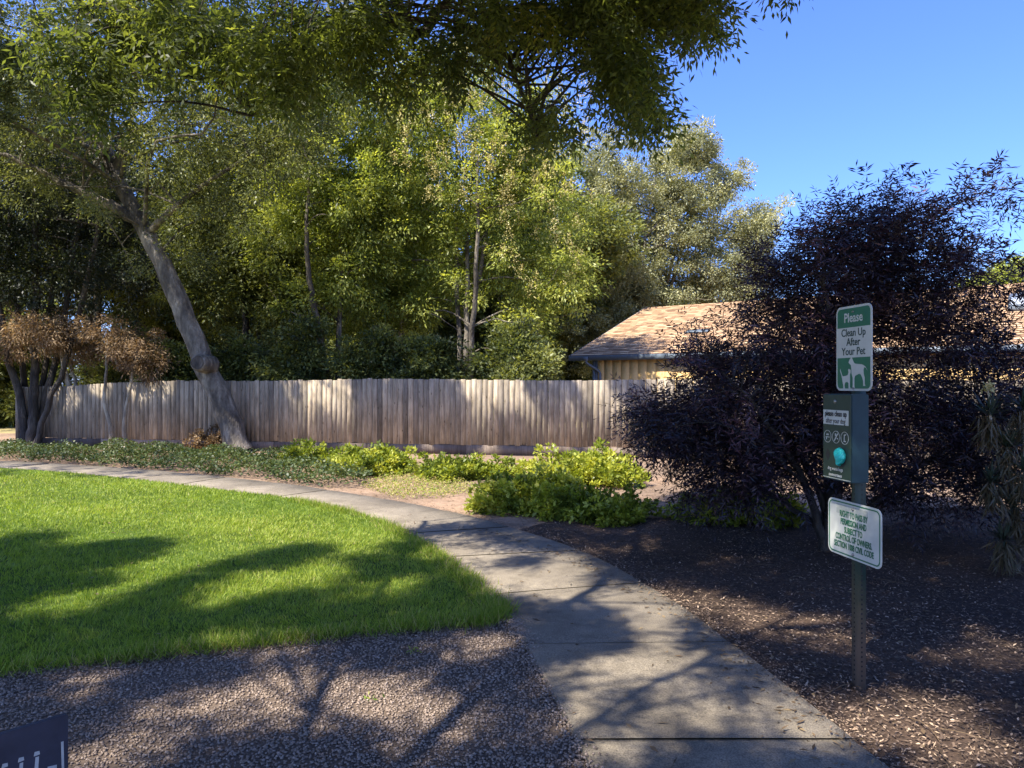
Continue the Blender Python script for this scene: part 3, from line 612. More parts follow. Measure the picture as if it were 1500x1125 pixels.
tree("dark_tree", "shaded dark-leaved tree behind the fence directly behind the leaning trunk", "tree", b, st, pb([(370, 320, 90, 100), (310, 420, 80, 80), (430, 450, 70, 70), (340, 220, 90, 80), (290, 330, 80, 80), (410, 400, 80, 80)], 21.5, 1.6), 520, 120, .45, (.12, .05), M_mid, M_barkd, 52, 50, .05, tint=.6)
b, st = stemset(150, 24, 150, 100, 3, .2, 61)
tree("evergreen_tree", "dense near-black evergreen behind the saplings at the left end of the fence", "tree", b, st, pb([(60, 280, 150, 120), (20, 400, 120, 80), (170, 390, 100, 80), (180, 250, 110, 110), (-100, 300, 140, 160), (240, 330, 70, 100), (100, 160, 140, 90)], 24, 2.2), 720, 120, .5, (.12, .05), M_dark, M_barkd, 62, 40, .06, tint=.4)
b, st = stemset(935, 32, 300, 60, 3, .24, 71, 30)
tree("grey_oak", "large grey-green oak rising behind the left end of the house roof", "tree", b, st, pb([(930, 320, 90, 100), (1000, 270, 60, 70), (1030, 350, 80, 80), (1100, 350, 34, 40), (895, 420, 70, 70), (1010, 215, 45, 35), (1065, 265, 28, 26), (880, 260, 60, 70), (850, 480, 45, 70), (960, 420, 80, 50), (1060, 410, 70, 40), (1090, 440, 60, 40), (930, 500, 50, 40), (1120, 320, 20, 25)], 32, 2.2), 1150, 200, .48, (.105, .05), M_oak2, M_bark, 72, 120, .06, tint=.55)
b, st = stemset(570, 23, 250, 60, 3, .09, 81)
tree("slender_tree", "slender tree with pale stems between the bushy tree and the flowering tree", "tree", b, st, pb([(560, 300, 70, 90), (590, 420, 70, 70), (540, 460, 60, 60), (620, 330, 60, 80)], 23, 1.4), 330, 120, .42, (.10, .042), M_priv, M_barkp, 82, 50, .045, tint=.45)
# second row: dense backdrop trees, copies share their mesh
HB = [(-11.3, 34, 11, 5), (-6, 35, 11, 2), (-1, 35, 11, 4), (-17, 35, 11, 1), (3.6, 34, 8.5, 3), (11, 44, 7.5, 2), (-10.4, 28.5, 7.5, 1), (-4.4, 28.5, 7, 4), (-15.5, 29, 8, 2), (-14, 33, 11.5, 3), (-8.5, 31, 12, 0), (-3.5, 33, 12.5, 1), (1.2, 31, 10.5, 2), (-20, 30, 12, 4), (-26, 32, 11, 5), (5.5, 40, 9, 1)]
hb_lab = ["dark bushy tree far behind the dark-leaved tree and the leaning trunk", "dark bushy tree far behind the bushy tree with the stout stem", "dark bushy tree far behind the flowering tree stems", "dark bushy tree far behind the saplings and evergreen", "dark bushy tree far back between the flowering tree and the grey oak", "dark bushy tree far back behind the middle of the house roof", "low dark tree filling the gap behind the thinnest sapling", "low dark tree filling the gap beside the stout stem", "low dark tree just behind the multi-stem tree's brown leaves", "dark bushy tree in the second row behind the leaning trunk", "dark bushy tree in the second row behind the stout stem tree", "dark bushy tree in the second row behind the flowering tree", "dark bushy tree in the second row behind the multi-stem tree", "dark bushy tree in the second row at the photo's left edge", "dark bushy tree in the second row beyond the photo's left edge", "dark bushy tree farthest back, behind the grey oak"]
proto = None
for i, (x, y, hgt, rt) in enumerate(HB):
    if proto is None:
        B = np.array([0, 0, 0.]); bl = [(np.array([RNG.normal(0, 1.4), RNG.normal(0, 1.2), z]), np.array([2.2, 2.0, 1.7])) for z in (.8, 1.4, 2.2, 3.4, 4.6, 5.6, 6.8, 8.0, 9.4, 10.2)]
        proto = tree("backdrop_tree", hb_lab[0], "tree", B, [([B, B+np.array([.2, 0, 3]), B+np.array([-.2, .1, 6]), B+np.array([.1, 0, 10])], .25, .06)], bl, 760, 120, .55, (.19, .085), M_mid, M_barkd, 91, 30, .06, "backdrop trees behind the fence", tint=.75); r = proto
    else:
        r = proto.copy(); COL.objects.link(r); r['label'] = hb_lab[i]
        for ch in proto.children:
            c = ch.copy(); COL.objects.link(c); c.parent = r
    r.location = (x, y, -.05); r.rotation_euler = (0, 0, rt*1.1); sc = hgt/11.5; r.scale = (sc, sc, sc)
# shrubs just behind the fence
SH = [(250, 19.6, 500, "dark"), (345, 19.8, 490, "dark"), (430, 19.2, 470, "dark"), (540, 19.0, 480, "dark"), (625, 18.8, 490, "dark"), (740, 18.6, 475, "dark"), (760, 18.4, 515, "oak"), (180, 22, 480, "dark")]
sh_lab = ["shrub peeking over the fence just left of the leaning trunk", "dark shrub peeking over the fence just right of the leaning trunk", "dark shrub over the fence between the leaning trunk and stout stem", "dark shrub over the fence right of the stout stem", "dark shrub over the fence left of the flowering tree's stems", "dark shrub over the fence right of the flowering tree's stems", "green shrub over the fence left of the house", "dark shrub over the fence behind the saplings"]
for i, ((px, d, top, mt), lab) in enumerate(zip(SH, sh_lab)):
    b = at(px, 0, d); b[2] = -.05; tz = at(px, top, d)[2]
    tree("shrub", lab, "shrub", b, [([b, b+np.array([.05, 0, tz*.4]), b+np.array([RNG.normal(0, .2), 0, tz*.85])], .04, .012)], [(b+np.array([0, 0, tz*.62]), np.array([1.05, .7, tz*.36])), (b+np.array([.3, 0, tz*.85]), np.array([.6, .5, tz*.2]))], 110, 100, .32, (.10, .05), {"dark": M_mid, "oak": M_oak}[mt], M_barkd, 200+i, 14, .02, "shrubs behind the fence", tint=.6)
# far tree beyond the roof on the right, and far-off wooded ridge
b = at(1500, 0, 62); b[2] = -.05
tree("far_oak", "olive green tree showing above the roof ridge at the photo's right edge", "tree", b, [([b, b+np.array([.3, 0, 4]), b+np.array([0, 0, 8])], .35, .1)], pb([(1490, 415, 70, 26), (1540, 400, 80, 30), (1440, 430, 40, 22), (1510, 440, 90, 30)], 62, 4), 420, 90, .8, (.28, .15), M_priv, M_bark, 300, 20, .1, tint=.75)

# ------------------------------------------------------------------ the near overhanging ash tree
def shadow_px(Cc, z=0.):
    h = (Cc[:, 2]-z)/SUN.z; gx = Cc[:, 0]-SUN.x*h; gy = Cc[:, 1]-SUN.y*h
    gy2 = np.maximum(gy, .3); return CX+gx/gy2*F, CY+H/gy2*F, gx, gy
rg = np.random.default_rng(17)
SPOTS = [(690, 812, .5), (735, 840, .42), (830, 835, .45), (880, 872, .45), (960, 912, .42), (880, 985, .36), (1020, 962, .34), (1040, 1040, .34), (930, 1075, .25), (420, 1012, .42), (300, 1005, .34), (715, 935, .4), (640, 1072, .34), (150, 990, .4), (520, 1045, .25),
         (100, 880, .5), (400, 850, .6), (250, 830, .6), (480, 830, .5), (600, 850, .4), (1020, 878, .5), (1110, 905, .4), (1180, 898, .4), (1290, 940, .4), (1440, 935, .5), (1250, 1040, .45), (1320, 1060, .35), (1200, 1000, .3), (1450, 1085, .4), (1380, 1010, .3)]
for _ in range(20):
    _x, _y = rg.uniform(-3.5, 4.8), rg.uniform(2.9, 7.6); SPOTS.append((CX+_x/_y*F, CY+H/_y*F, rg.uniform(.26, .42)))
def litzone(Cc):
    px, py, gx, gy = shadow_px(Cc); w = 14*np.sin(gx*1.7)+10*np.sin(gx*4.1+1)
    lit = (px < 720) & (py < 806+w*1.6) & (gy > 0)
    lit |= (px >= 640) & (px < 980) & (py < 728+w*.4)
    lit |= (px >= 980) & (py < 705)
    patch = np.array([mnoise.noise(Vector((a*1.15, b*1.5, 4.2))) for a, b in zip(gx, gy)]) > .42
    for sx, sy, r_ in SPOTS:
        qx, qy = gp(sx, sy); lit |= np.hypot(gx-qx, (gy-qy)) < r_*.84
    return lit | (patch & (gy < 9) & (rg.random(len(gx)) < .9))
ash = empty("ash_tree", (-4.2, -1.6, 0), "big ash tree whose dark leafy branches hang in from the top of the photo", "tree")
ab = np.array([-4.2, -1.6, 0.])
tr = [([ab, ab+[.1, .2, 1.5], ab+[.35, .5, 3.4], ab+[.7, 1.0, 5.0]], .34, .22),
      ([ab+[.7, 1.0, 5.0], (-2.9, 1.5, 5.9), (-1.9, 3.6, 5.6), at(560, -40, 6.0), at(606, 50, 6.0), at(645, 8, 6.3), at(720, -40, 6.6)], .05, .035),
      ([ab+[.7, 1.0, 5.0], (-3.9, 1.5, 5.4), at(60, -60, 5.5), at(120, 20, 5.7), at(190, 62, 5.8), at(240, 85, 6.0), at(330, 120, 6.1), at(370, 170, 6.2)], .035, .015),
      ([ab+[.7, 1.0, 5.0], (-2.2, .8, 6.4), (.2, 3.4, 6.0), at(820, -60, 6.2), at(860, 20, 6.2), at(905, 100, 6.1)], .03, .012),
      ([(-1.2, 4.6, 5.3), at(705, -30, 6.0), at(715, 45, 6.0), at(755, 100, 6.0), at(785, 200, 5.9)], .05, .010),
      ([ab+[.35, .5, 3.4], (-6.2, .6, 5.2), (-8, 3, 6)], .09, .03), ([ab+[.7, 1.0, 5.0], (-1.6, -1.5, 7), (1.2, -.6, 7.6), (3.4, 2.2, 7.2)], .03, .02), ([ab+[.7, 1.0, 5.0], (-4.2, -2, 7.5), (-5, -3.4, 8.5)], .1, .04)]
s = Soup()
for i, (pts, ra, rb) in enumerate(tr):
    p = curve(pts, 34, .018, 400+i); s.tube(p, np.linspace(ra, rb, 34), 9, .07)
cl = []
NEAR = ((60, 50, 110, 75, 56), (190, 30, 110, 55, 34), (90, 140, 110, 50, 13), (230, 100, 90, 50, 9), (330, 45, 110, 55, 30), (420, 100, 70, 60, 14), (480, 40, 80, 50, 16), (560, 110, 60, 60, 7), (570, 30, 60, 40, 8),
        (650, 75, 60, 45, 8), (700, 10, 90, 22, 8), (770, 60, 45, 60, 4), (800, 10, 60, 26, 7), (880, 0, 50, 26, 14), (950, -8, 60, 26, 17), (1005, 14, 28, 24, 8), (900, 50, 36, 34, 12), (920, 110, 30, 38, 13), (938, 150, 20, 20, 6), (820, 150, 22, 40, 3), (780, 170, 22, 40, 3), (1030, 10, 14, 14, 3), (1160, -58, 24, 4, 3))
# hanging foliage that the photo shows: (px, py, rx, ry, count)
for px, py, rx, ry, n in NEAR:
    a = rg.normal(0, .5, (n, 2)).clip(-1, 1); d = rg.uniform(5.0, 6.6, n)
    cl.append(np.array([at(px+rx*u, py+ry*v, q) for (u, v), q in zip(a, d)]))
for _px in ():
    pass
near = np.concatenate(cl)
kp = ~litzone(near) | (near[:, 0] > -.4); near = near[kp]
nu = 7600; hz = rg.uniform(4.9, 7.0, nu); g_ = np.c_[rg.uniform(-6.0, 6.2, nu), rg.uniform(.4, 10.8, nu)]
up_ = np.c_[g_[:, 0]+SUN.x/SUN.z*hz, g_[:, 1]+SUN.y/SUN.z*hz, hz]  # unseen overhead clumps, placed for their shadows and gapped for sun spots
inframe = (up_[:, 1] > .3) & (up_[:, 2] < H+.56*up_[:, 1]+.45)
up_ = up_[~inframe]; n1_ = len(up_); up_ = up_[~litzone(up_)]; print('UP', n1_, len(up_), len(near)); nr = near[(near[:, 1] > 0) & (near[:, 0]/near[:, 1] < -.16)]; _, _, ax_, ay_ = shadow_px(nr); _, _, bx_, by_ = shadow_px(up_)
cover = (np.hypot(bx_[:, None]-ax_[None], by_[:, None]-ay_[None]) < .42).any(1) & (rg.random(len(up_)) < .85); up_ = up_[~cover]; print('UP2', len(up_)); up_ = up_[:3900]
sg = np.array([1.85, 3.85, 1.45])+rg.normal(0, 1, (14, 3))*[.15, .1, .45]; hs = rg.uniform(3.9, 6, 14)  # extra unseen clumps added overhead to shade the signs
up_ = np.vstack([up_, sg+np.outer(hs, np.array(SUN)/SUN.z)])
def shade(pts, h0, h1):
    return pts+np.outer(rg.uniform(h0, h1, len(pts)), np.array(SUN)/SUN.z)
tg = np.array([[*gp(rg.uniform(700, 960), rg.uniform(738, 775)), rg.uniform(0, .3)] for _ in range(60)])
up_ = np.vstack([up_, shade(tg, 6.2, 8), shade(np.array([4.5, 6.2, 1.])+rg.normal(0, 1, (46, 3))*[.5, .3, .7], 5.6, 7)])  # more clumps added overhead to shade the mound front and spiky plant
allc = np.vstack([near, up_])
tp = np.concatenate([curve(pts, 34) for pts, _, _ in tr[1:]]); used = np.zeros(len(tp))
for c in np.vstack([near, up_[::4]]):
    dd = np.linalg.norm(tp-c, axis=1)+np.maximum(0, c[2]-tp[:, 2])*-.2+.28*used; j = int(np.argmin(dd)); a = tp[j]; v = c-a; used[max(0, j-1):j+2] += 1
    if np.linalg.norm(v) > (2.6 if c[1] < 3 else 1.5): continue
    p = curve([a, a+v*.5+np.array([0, 0, .12*np.linalg.norm(v)])+rg.normal(0, .05, 3), c], 7); s.tube(p, np.linspace(min(.022, .006+.006*np.linalg.norm(v)), .003, 7), 5)
s.build("trunk", M_barkd, ash, True, ab)
s = Soup()
for Cs, m, spread in ((near, 34, .22), (up_, 40, .19)):
    n = len(Cs); k = np.repeat(np.arange(n), m); o = rg.normal(size=(len(k), 3)); o = unit(o)*(rg.random(len(k))**.6)[:, None]*spread; o[:, 2] *= .8
    t = np.clip(rg.normal(.42, .16, n), 0, .9); t[rg.random(n) < .06] += .3
    D = o/spread+rg.normal(0, .5, o.shape); D[:, 2] -= .55
    pinnate(s, Cs[k]+o, D, rg.uniform(.12, .22, len(k)), 3, .075, .021, rg, np.clip(t[k], 0, 1), .55)
s.build("crown", M_ash, ash, off=ab)

# ------------------------------------------------------------------ purple shrub
pbase = np.array([*gp(1215, 800), -.04]); pd = 7.4
ps = empty("purple_elder", pbase, "large dark purple lacy-leaved shrub behind the pet waste sign post", "shrub")
bl = pb([(1010, 605, 90, 42), (1085, 575, 75, 45), (1000, 493, 9, 5, .6), (1120, 500, 60, 50), (1055, 548, 62, 30), (1165, 420, 55, 50), (1340, 440, 80, 60), (1300, 330, 40, 30), (1000, 640, 70, 40, .3), (1180, 620, 120, 100), (1175, 470, 80, 75), (1270, 400, 90, 80), (1180, 380, 55, 45), (1215, 335, 32, 28), (1320, 360, 55, 45), (1385, 312, 28, 32), (1400, 405, 58, 38), (1300, 520, 130, 120), (1425, 560, 80, 75), (1440, 640, 90, 80), (1310, 660, 130, 90), (1080, 690, 90, 50), (1400, 730, 100, 55), (1275, 305, 18, 14), (1450, 382, 28, 12), (1050, 660, 60, 70), (1550, 600, 60, 90), (950, 610, 30, 26)], pd, 1.15)
CC, OUT, rg = clumps(bl, 900, 510, 2.1)
kp = (CC[:, 2] > .35) & ~((CC[:, 1] < 6.3) & (CC[:, 2] < .8)); CC, OUT = CC[kp], OUT[kp]
s = Soup(); sk = []
for i in range(11):
    a = pbase+np.array([rg.normal(0, .10), rg.normal(0, .10), 0]); e = CC[rg.integers(len(CC))]; v = e-a
    p = curve([a, a+np.array([v[0]*.22, v[1]*.2, v[2]*.38]), a+v*np.array([.6, .6, .75]), e], 16, .012, 520+i); s.tube(p, np.linspace(rg.uniform(.025, .05), .008, 16), 7, .06); sk.append(p[4:])
tp = np.concatenate(sk)
for c in CC[::2]:
    dd = np.linalg.norm(tp-c, axis=1)+(tp[:, 2] > c[2])*.6; a = tp[int(np.argmin(dd))]; v = c-a
    p = curve([a, a+v*.5+np.array([0, 0, .1])+rg.normal(0, .04, 3), c], 7); s.tube(p, np.linspace(.009, .003, 7), 5)
s.build("stems", M_barkd, ps, True, pbase)
s = Soup(); m = 24; k = np.repeat(np.arange(len(CC)), m); o = unit(rg.normal(size=(len(k), 3)))*(rg.random(len(k))**.6)[:, None]*.27
D = o/.27*.6+OUT[k]*.8+rg.normal(0, .45, o.shape); D[:, 2] += .05
pinnate(s, CC[k]+o, D, rg.uniform(.10, .19, len(k)), 3, .088, .0145, rg, np.clip(rg.normal(.45, .24, len(CC))[k], 0, 1), .3)
s.build("foliage", M_purple, ps, off=pbase)

# ------------------------------------------------------------------ beds: mounds, shrubs and ivy
def mound(name, label, cat, px, py, rx, hgt, ry, n, mat, seed, leaf=(.058, .040), group=None, tint=.5, m=56):
    x, y = gp(px, py); b = np.array([x, y, -.04]); root = empty(name, b, label, cat, group); rg = np.random.default_rng(seed)
    a = unit(rg.normal(size=(n, 3))); a[:, 2] = np.abs(a[:, 2]); rad = rg.random(n)**.4
    w = 1+.28*np.sin(np.arctan2(a[:, 1], a[:, 0])*3+seed)+.15*np.sin(np.arctan2(a[:, 1], a[:, 0])*7)
    C = b+a*rad[:, None]*np.c_[rx*w, ry*w, hgt*w*np.ones(n)]+rg.normal(0, .03, (n, 3)); C[:, 2] = np.maximum(C[:, 2], .02)
    s = Soup()
    for c in C[::3]:
        p0 = b+np.array([(c-b)[0]*.5, (c-b)[1]*.5, 0]); s.tube(curve([p0, (p0+c)/2+[0, 0, .06], c], 5), [.006, .005, .004, .003, .003], 4)
    s.build("stems", M_barkd, root, off=b)
    s = Soup(); C = C+a*(rg.random((n, 1))**6)*.22; leafclumps(s, C, a, .105, m, leaf[0], leaf[1], rg, tint, .8, -.1, .24); s.build("foliage", mat, root, off=b)
    return root
mound("bramble_mound", "largest bright green leafy mound beside the path, front side in shade", "plant", 795, 742, .80, .36, .80, 330, M_bright, 601, tint=.5)
mound("bramble_mound", "bright sunlit green mound behind the largest mound, nearest the purple shrub", "plant", 865, 703, 1.0, .38, .8, 320, M_bright, 602, tint=.62)
mound("bramble_mound", "low trailing green mound tip reaching right towards the purple shrub", "plant", 880, 757, .55, .22, .4, 110, M_bright, 609, tint=.4)
mound("bramble_mound", "green mound beside the path with pale leaf tips, left of the bare soil", "plant", 545, 690, .75, .36, .7, 260, M_bright, 603, tint=.5)
mound("bramble_mound", "mid green mound against the fence between two brighter mounds", "plant", 675, 696, .9, .26, .6, 240, M_bright, 604, tint=.35)
mound("bramble_mound", "small green mound touching the leaning trunk side of the ivy", "plant", 455, 676, .6, .27, .5, 150, M_bright, 605, tint=.3)
mound("low_shrub", "round shrub growing at the right foot of the leaning trunk", "shrub", 400, 655, .62, .50, .5, 140, M_ivy, 606, tint=.35)
mound("low_shrub", "brownish dry shrub at the left foot of the leaning trunk", "shrub", 312, 658, .55, .42, .5, 110, M_brown, 607, tint=.2)
mound("green_plant", "green leafy plant under the left side of the purple shrub", "plant", 1085, 757, .75, .34, .5, 190, M_bright, 608, tint=.5)
P = sample_poly([(-16, 16.1), (-13, 16.0), (-9.7, 14.9), (-6.9, 13.7), (-4.5, 12.35), (-3.0, 11.3), (-2.3, 11.2), (-2.4, 12.6), (-3.4, 14.4), (-5.2, 16.2), (-8, 17.3), (-12, 18.0), (-17, 18.6)], 90000); n = len(P)
hh = .20+.10*np.sin(P[:, 0]*1.9)*np.sin(P[:, 1]*2.3)+.06*np.sin(P[:, 0]*5.3+P[:, 1]*3); s = Soup()
s.leaves(np.c_[P, -.02+np.maximum(hh, .05)*RNG.random(n)**.6], np.c_[RNG.normal(0, 1, (n, 2)), RNG.normal(.2, .5, n)], np.c_[RNG.normal(0, .6, (n, 2)), np.ones(n)], RNG.uniform(.035, .075, n), RNG.uniform(.03, .05, n), np.clip(RNG.normal(.45, .22, n)+hh*.5-.1, 0, 1))
tag(s.build("ivy", M_ivy), "low dark green ivy carpeting the bed between path and fence", "ground cover", kind='stuff')
P = sample_poly([(-2.4, 11.4), (-2.2, 12.8), (-.9, 12.2), (-.4, 11.0), (-1.0, 10.3), (-1.6, 10.2)], 5200); n = len(P); s = Soup()
s.leaves(np.c_[P, RNG.uniform(-.03, .05, n)], np.c_[RNG.normal(0, 1, (n, 2)), RNG.normal(.5, .5, n)], rdir(n), RNG.uniform(.03, .06, n), .014, np.where(RNG.random(n) < .55, 1., np.clip(RNG.normal(.5, .25, n), 0, 1)))
tag(s.build("dry_weeds", M_grass), "thin yellowing weeds on the sunny soil beside the path", "weeds", kind='stuff')
P = sample_poly([(-.6, -1), (-9, -1), (-4.3, 3.6), (-2.9, 4.05), (-.3, 4.9), (.05, 4.6), (.3, 2)], 400); n = 26; Pc = P[:n]; k = np.repeat(np.arange(len(Pc)), 11); s = Soup()
s.leaves(np.c_[Pc[k]+RNG.normal(0, .02, (len(k), 2)), np.full(len(k), -.015)], np.c_[RNG.normal(0, .8, (len(k), 2)), np.full(len(k), .5)], rdir(len(k)), RNG.uniform(.012, .045, len(k)), .010, RNG.random(len(k)))
tag(s.build("gravel_weeds", M_grass), "tiny green weeds sprouting in the gravel", "weeds", kind='stuff')
# pale scraps on the soil
for (px, py, r, lab) in ((922, 708, .20, "pale crumpled white scrap on the soil right of the bright mound"), (905, 740, .13, "small pale scrap lying flat on the shaded soil before the white scrap")):
    x, y = gp(px, py); bm = bmesh.new(); bmesh.ops.create_icosphere(bm, subdivisions=3, radius=r)
    for v in bm.verts: v.co = v.co*(1+.5*mnoise.noise(v.co*14)); v.co.z *= .38
    me = bpy.data.meshes.new("paper_scrap"); bm.to_mesh(me); bm.free(); o = link("paper_scrap", me, M_paper); o.location = (x, y, .0); tag(o, lab, "scrap")

# ------------------------------------------------------------------ spiky plant at the right edge
x0 = np.array([4.45, 6.2, -.03]); sp = empty("spiky_plant", x0, "spiky grey-green rosette plant with withered lower leaves at the photo's right edge", "plant")
s = Soup(); sl2 = Soup(); sf = Soup(); rg = np.random.default_rng(700)
for px, py, d, sz in ((1470, 790, 6.1, .22), (1520, 770, 6.0, .24), (1450, 608, 6.1, .24), (1500, 600, 6.2, .25), (1475, 655, 6.1, .2), (1452, 705, 6.1, .2), (1500, 690, 6.0, .22), (1530, 640, 6.3, .25), (1550, 580, 6.4, .28), (1485, 740, 6.1, .2)):
    c = at(px, py, d); s.tube(curve([x0+rg.normal(0, .05, 3)*[1, 1, 0], (x0+c)/2+rg.normal(0, .05, 3), c], 9), np.linspace(.016, .010, 9), 6)
    n = 60; a = rg.uniform(0, 6.28, n); el = rg.uniform(-.2, 1.3, n); D = np.c_[np.cos(a)*np.cos(el), np.sin(a)*np.cos(el), np.sin(el)]
    sl2.leaves(np.tile(c, (n, 1))+rg.normal(0, .012, (n, 3)), D, np.c_[-D[:, 0]*D[:, 2], -D[:, 1]*D[:, 2], np.ones(n)], sz*rg.uniform(.6, 1.1, n), .018, np.clip(rg.normal(.4, .15, n), 0, .7), .1, .4)
    n = 150; D = np.c_[rg.normal(0, .5, (n, 2)), -np.ones(n)]; h = rg.random(n)**1.2
    sl2.leaves(c+np.c_[rg.normal(0, .035, (n, 2)), -h*.2], D, rdir(n), sz*rg.uniform(.5, .9, n), .014, np.clip(rg.normal(.85, .12, n), .6, 1), .1, .4)
c = at(1450, 608, 6.1); e = at(1446, 567, 6.1); s.tube(curve([c, (c+e)/2+[.01, 0, 0], e], 5), .006, 5)
n = 60; sf.leaves(e+rg.normal(0, .022, (n, 3)), rdir(n, rg), rdir(n, rg), .035, .02, np.clip(rg.normal(.7, .2, n), 0, 1))
s.build("stems", M_barkp, sp, True, x0); sl2.build("leaves", M_spike, sp, off=x0); sf.build("flower_head", M_flower, sp, off=x0)

# ------------------------------------------------------------------ sign post
DG = bpy.context.evaluated_depsgraph_get
PX, PY = gp(1258, 1000); yaw = -R(81)
station = empty("pet_waste_station", (PX, PY, -.03), "green post beside the path carrying pet sign, bag dispenser and white notice", "sign post", rz=yaw)
def textmesh(lines, out=None):
    """lines: (text, size, x, z, xscale) centred; returns verts/faces in the plate's plane (x, z)"""
    bm = bmesh.new()
    for txt, size, x, z, xs, bold in lines:
        c = bpy.data.curves.new("t", 'FONT'); c.body = txt; c.size = size; c.align_x = 'CENTER'; c.align_y = 'CENTER'; c.extrude = .0004; c.offset = bold; c.resolution_u = 3
        o = bpy.data.objects.new("t", c); COL.objects.link(o); bpy.context.view_layer.update()
        me = bpy.data.meshes.new_from_object(o.evaluated_get(DG()))
        me.transform(Matrix.Translation((x, 0, z)) @ Matrix.Rotation(R(90), 4, 'X') @ Matrix.Diagonal((xs, 1, 1, 1)))
        bm.from_mesh(me); bpy.data.objects.remove(o); bpy.data.curves.remove(c); bpy.data.meshes.remove(me)
    me = bpy.data.meshes.new("lettering"); bm.to_mesh(me); bm.free(); return me
def rrect(cx, cz, w, h, r, seg=6):
    pts = []
    for sx, sz, a0 in ((1, 1, 0), (-1, 1, 90), (-1, -1, 180), (1, -1, 270)):
        for i in range(seg+1):
            a = R(a0+90*i/seg); pts.append((cx+sx*(w/2-r)+r*math.cos(a), cz+sz*(h/2-r)+r*math.sin(a)))
    return pts
def prism(name, polys, y0, y1, mat, parent, bev=0.0):
    """outlines in x,z extruded from y0 (front) to y1 (back)"""
    bm = bmesh.new()
    for pts in polys:
        f_ = [bm.verts.new((x, y0, z)) for x, z in pts]; b_ = [bm.verts.new((x, y1, z)) for x, z in pts]; n = len(pts)
        bm.faces.new(f_); bm.faces.new(b_[::-1])
        for i in range(n): bm.faces.new((f_[i], b_[i], b_[(i+1) % n], f_[(i+1) % n]))
    bmesh.ops.recalc_face_normals(bm, faces=bm.faces)
    if bev: bmesh.ops.bevel(bm, geom=[e for e in bm.edges if e.calc_face_angle(0) > .8], offset=bev, segments=2, affect='EDGES')
    bmesh.ops.triangulate(bm, faces=[f for f in bm.faces if len(f.verts) > 4])
    me = bpy.data.meshes.new(name); bm.to_mesh(me); bm.free(); return link(name, me, mat, parent)
def ring(cx, cz, r0, r1, n=28):
    q = [];
    for i in range(n):
        a, b = 2*math.pi*i/n, 2*math.pi*(i+1)/n
        q.append([(cx+r0*math.cos(a), cz+r0*math.sin(a)), (cx+r1*math.cos(a), cz+r1*math.sin(a)), (cx+r1*math.cos(b), cz+r1*math.sin(b)), (cx+r0*math.cos(b), cz+r0*math.sin(b))])
    return q
def bolt(x, z, y, parent, r=.009):
    s = Soup(); s.tube([(x, y+.004, z), (x, y-.003, z), (x, y-.006, z), (x, y-.0065, z)], [r, r, r*.7, .0005], 10); s.build("bolt", M_bolt, parent)
G0 = .03
# post: painted green above, worn brown at the foot
m, nt_, b_ = newmat("post_paint"); co = coords(nt_); sp3 = N(nt_, "ShaderNodeSeparateXYZ"); nt_.links.new(co, sp3.inputs[0])
nn_ = N(nt_, "ShaderNodeTexNoise", Scale=18., Detail=8., Roughness=.7); nt_.links.new(co, nn_.inputs[0])
ad = N(nt_, "ShaderNodeMath", operation='MULTIPLY_ADD'); nt_.links.new(nn_.outputs[0], ad.inputs[0]); ad.inputs[1].default_value = .35; nt_.links.new(sp3.outputs[2], ad.inputs[2])
rr = ramp(nt_, [(.38, (.17, .13, .095)), (.62, (.10, .095, .06)), (.80, (.022, .048, .034)), (1, (.018, .042, .034))]); nt_.links.new(ad.outputs[0], rr.inputs[0])
nt_.links.new(rr.outputs[0], b_.inputs['Base Color']); b_.inputs['Roughness'].default_value = .5; M_post = m
s = Soup(); s.box((0, 0, 1.02), (.050, .050, 2.05)); post = s.build("post", M_post, station)
polys = []
s = Soup(); z = .05
while z < 2.0:
    a = np.linspace(0, 2*np.pi, 9)[:-1]
    V = np.c_[.0055*np.cos(a), np.full(8, -.0262), z+.0055*np.sin(a)]; s.add(V, [[0, 1, 2, 3], [0, 3, 4, 7], [4, 5, 6, 7]])
    V = np.c_[np.full(8, .0262), .0055*np.cos(a), z+.0055*np.sin(a)]; s.add(V, [[0, 1, 2, 3], [0, 3, 4, 7], [4, 5, 6, 7]]); z += .0254
s.build("punch_hole_row", M_black, post)
def zpx(py): return H-(py-CY)/F*PY+G0
# upper pet sign
zc = zpx(510); sw, sh = .305, .457
pet = prism("pet_sign", [rrect(0, zc, sw, sh, .035)], -.031, -.028, M_alu, station)
pet['label'] = "green and white sign asking to clean up after pets"
prism("white_panel", [[(-.141, zc+.112), (.141, zc+.112), (.141, zc-.048), (-.141, zc-.048)]], -.0320, -.031, M_white, pet)
prism("border", [rrect(0, zc, sw-.004, sh-.004, .034)], -.0316, -.0308, M_white, pet)
top = [p for p in rrect(0, zc, sw-.024, sh-.024, .026) if p[1] > zc+.11]; top = sorted(top, key=lambda p: -math.atan2(p[1]-zc-.10, p[0])); top = [(-.1405, zc+.113)]+[p for p in rrect(0, zc, sw-.024, sh-.024, .026)[:14] if p[1] > zc+.14][::-1]+[(.1405, zc+.113)]
prism("top_band", [top], -.0324, -.0310, M_green, pet)
bot = [(.1405, zc-.050)]+[p for p in rrect(0, zc, sw-.024, sh-.024, .026)[14:] if p[1] < zc-.14][::-1]+[(-.1405, zc-.050)]
prism("bottom_band", [bot], -.0324, -.0310, M_green, pet)
o = link("lettering", textmesh([("Please", .070, 0, zc+.163, .92, .0012)]), M_white, pet); o.location.y = -.0332
o = link("lettering", textmesh([("Clean Up", .058, 0, zc+.083, .95, .0008), ("After", .058, 0, zc+.033, .95, .0008), ("Your Pet", .058, 0, zc-.018, .95, .0008)]), M_postg, pet); o.location.y = -.0330
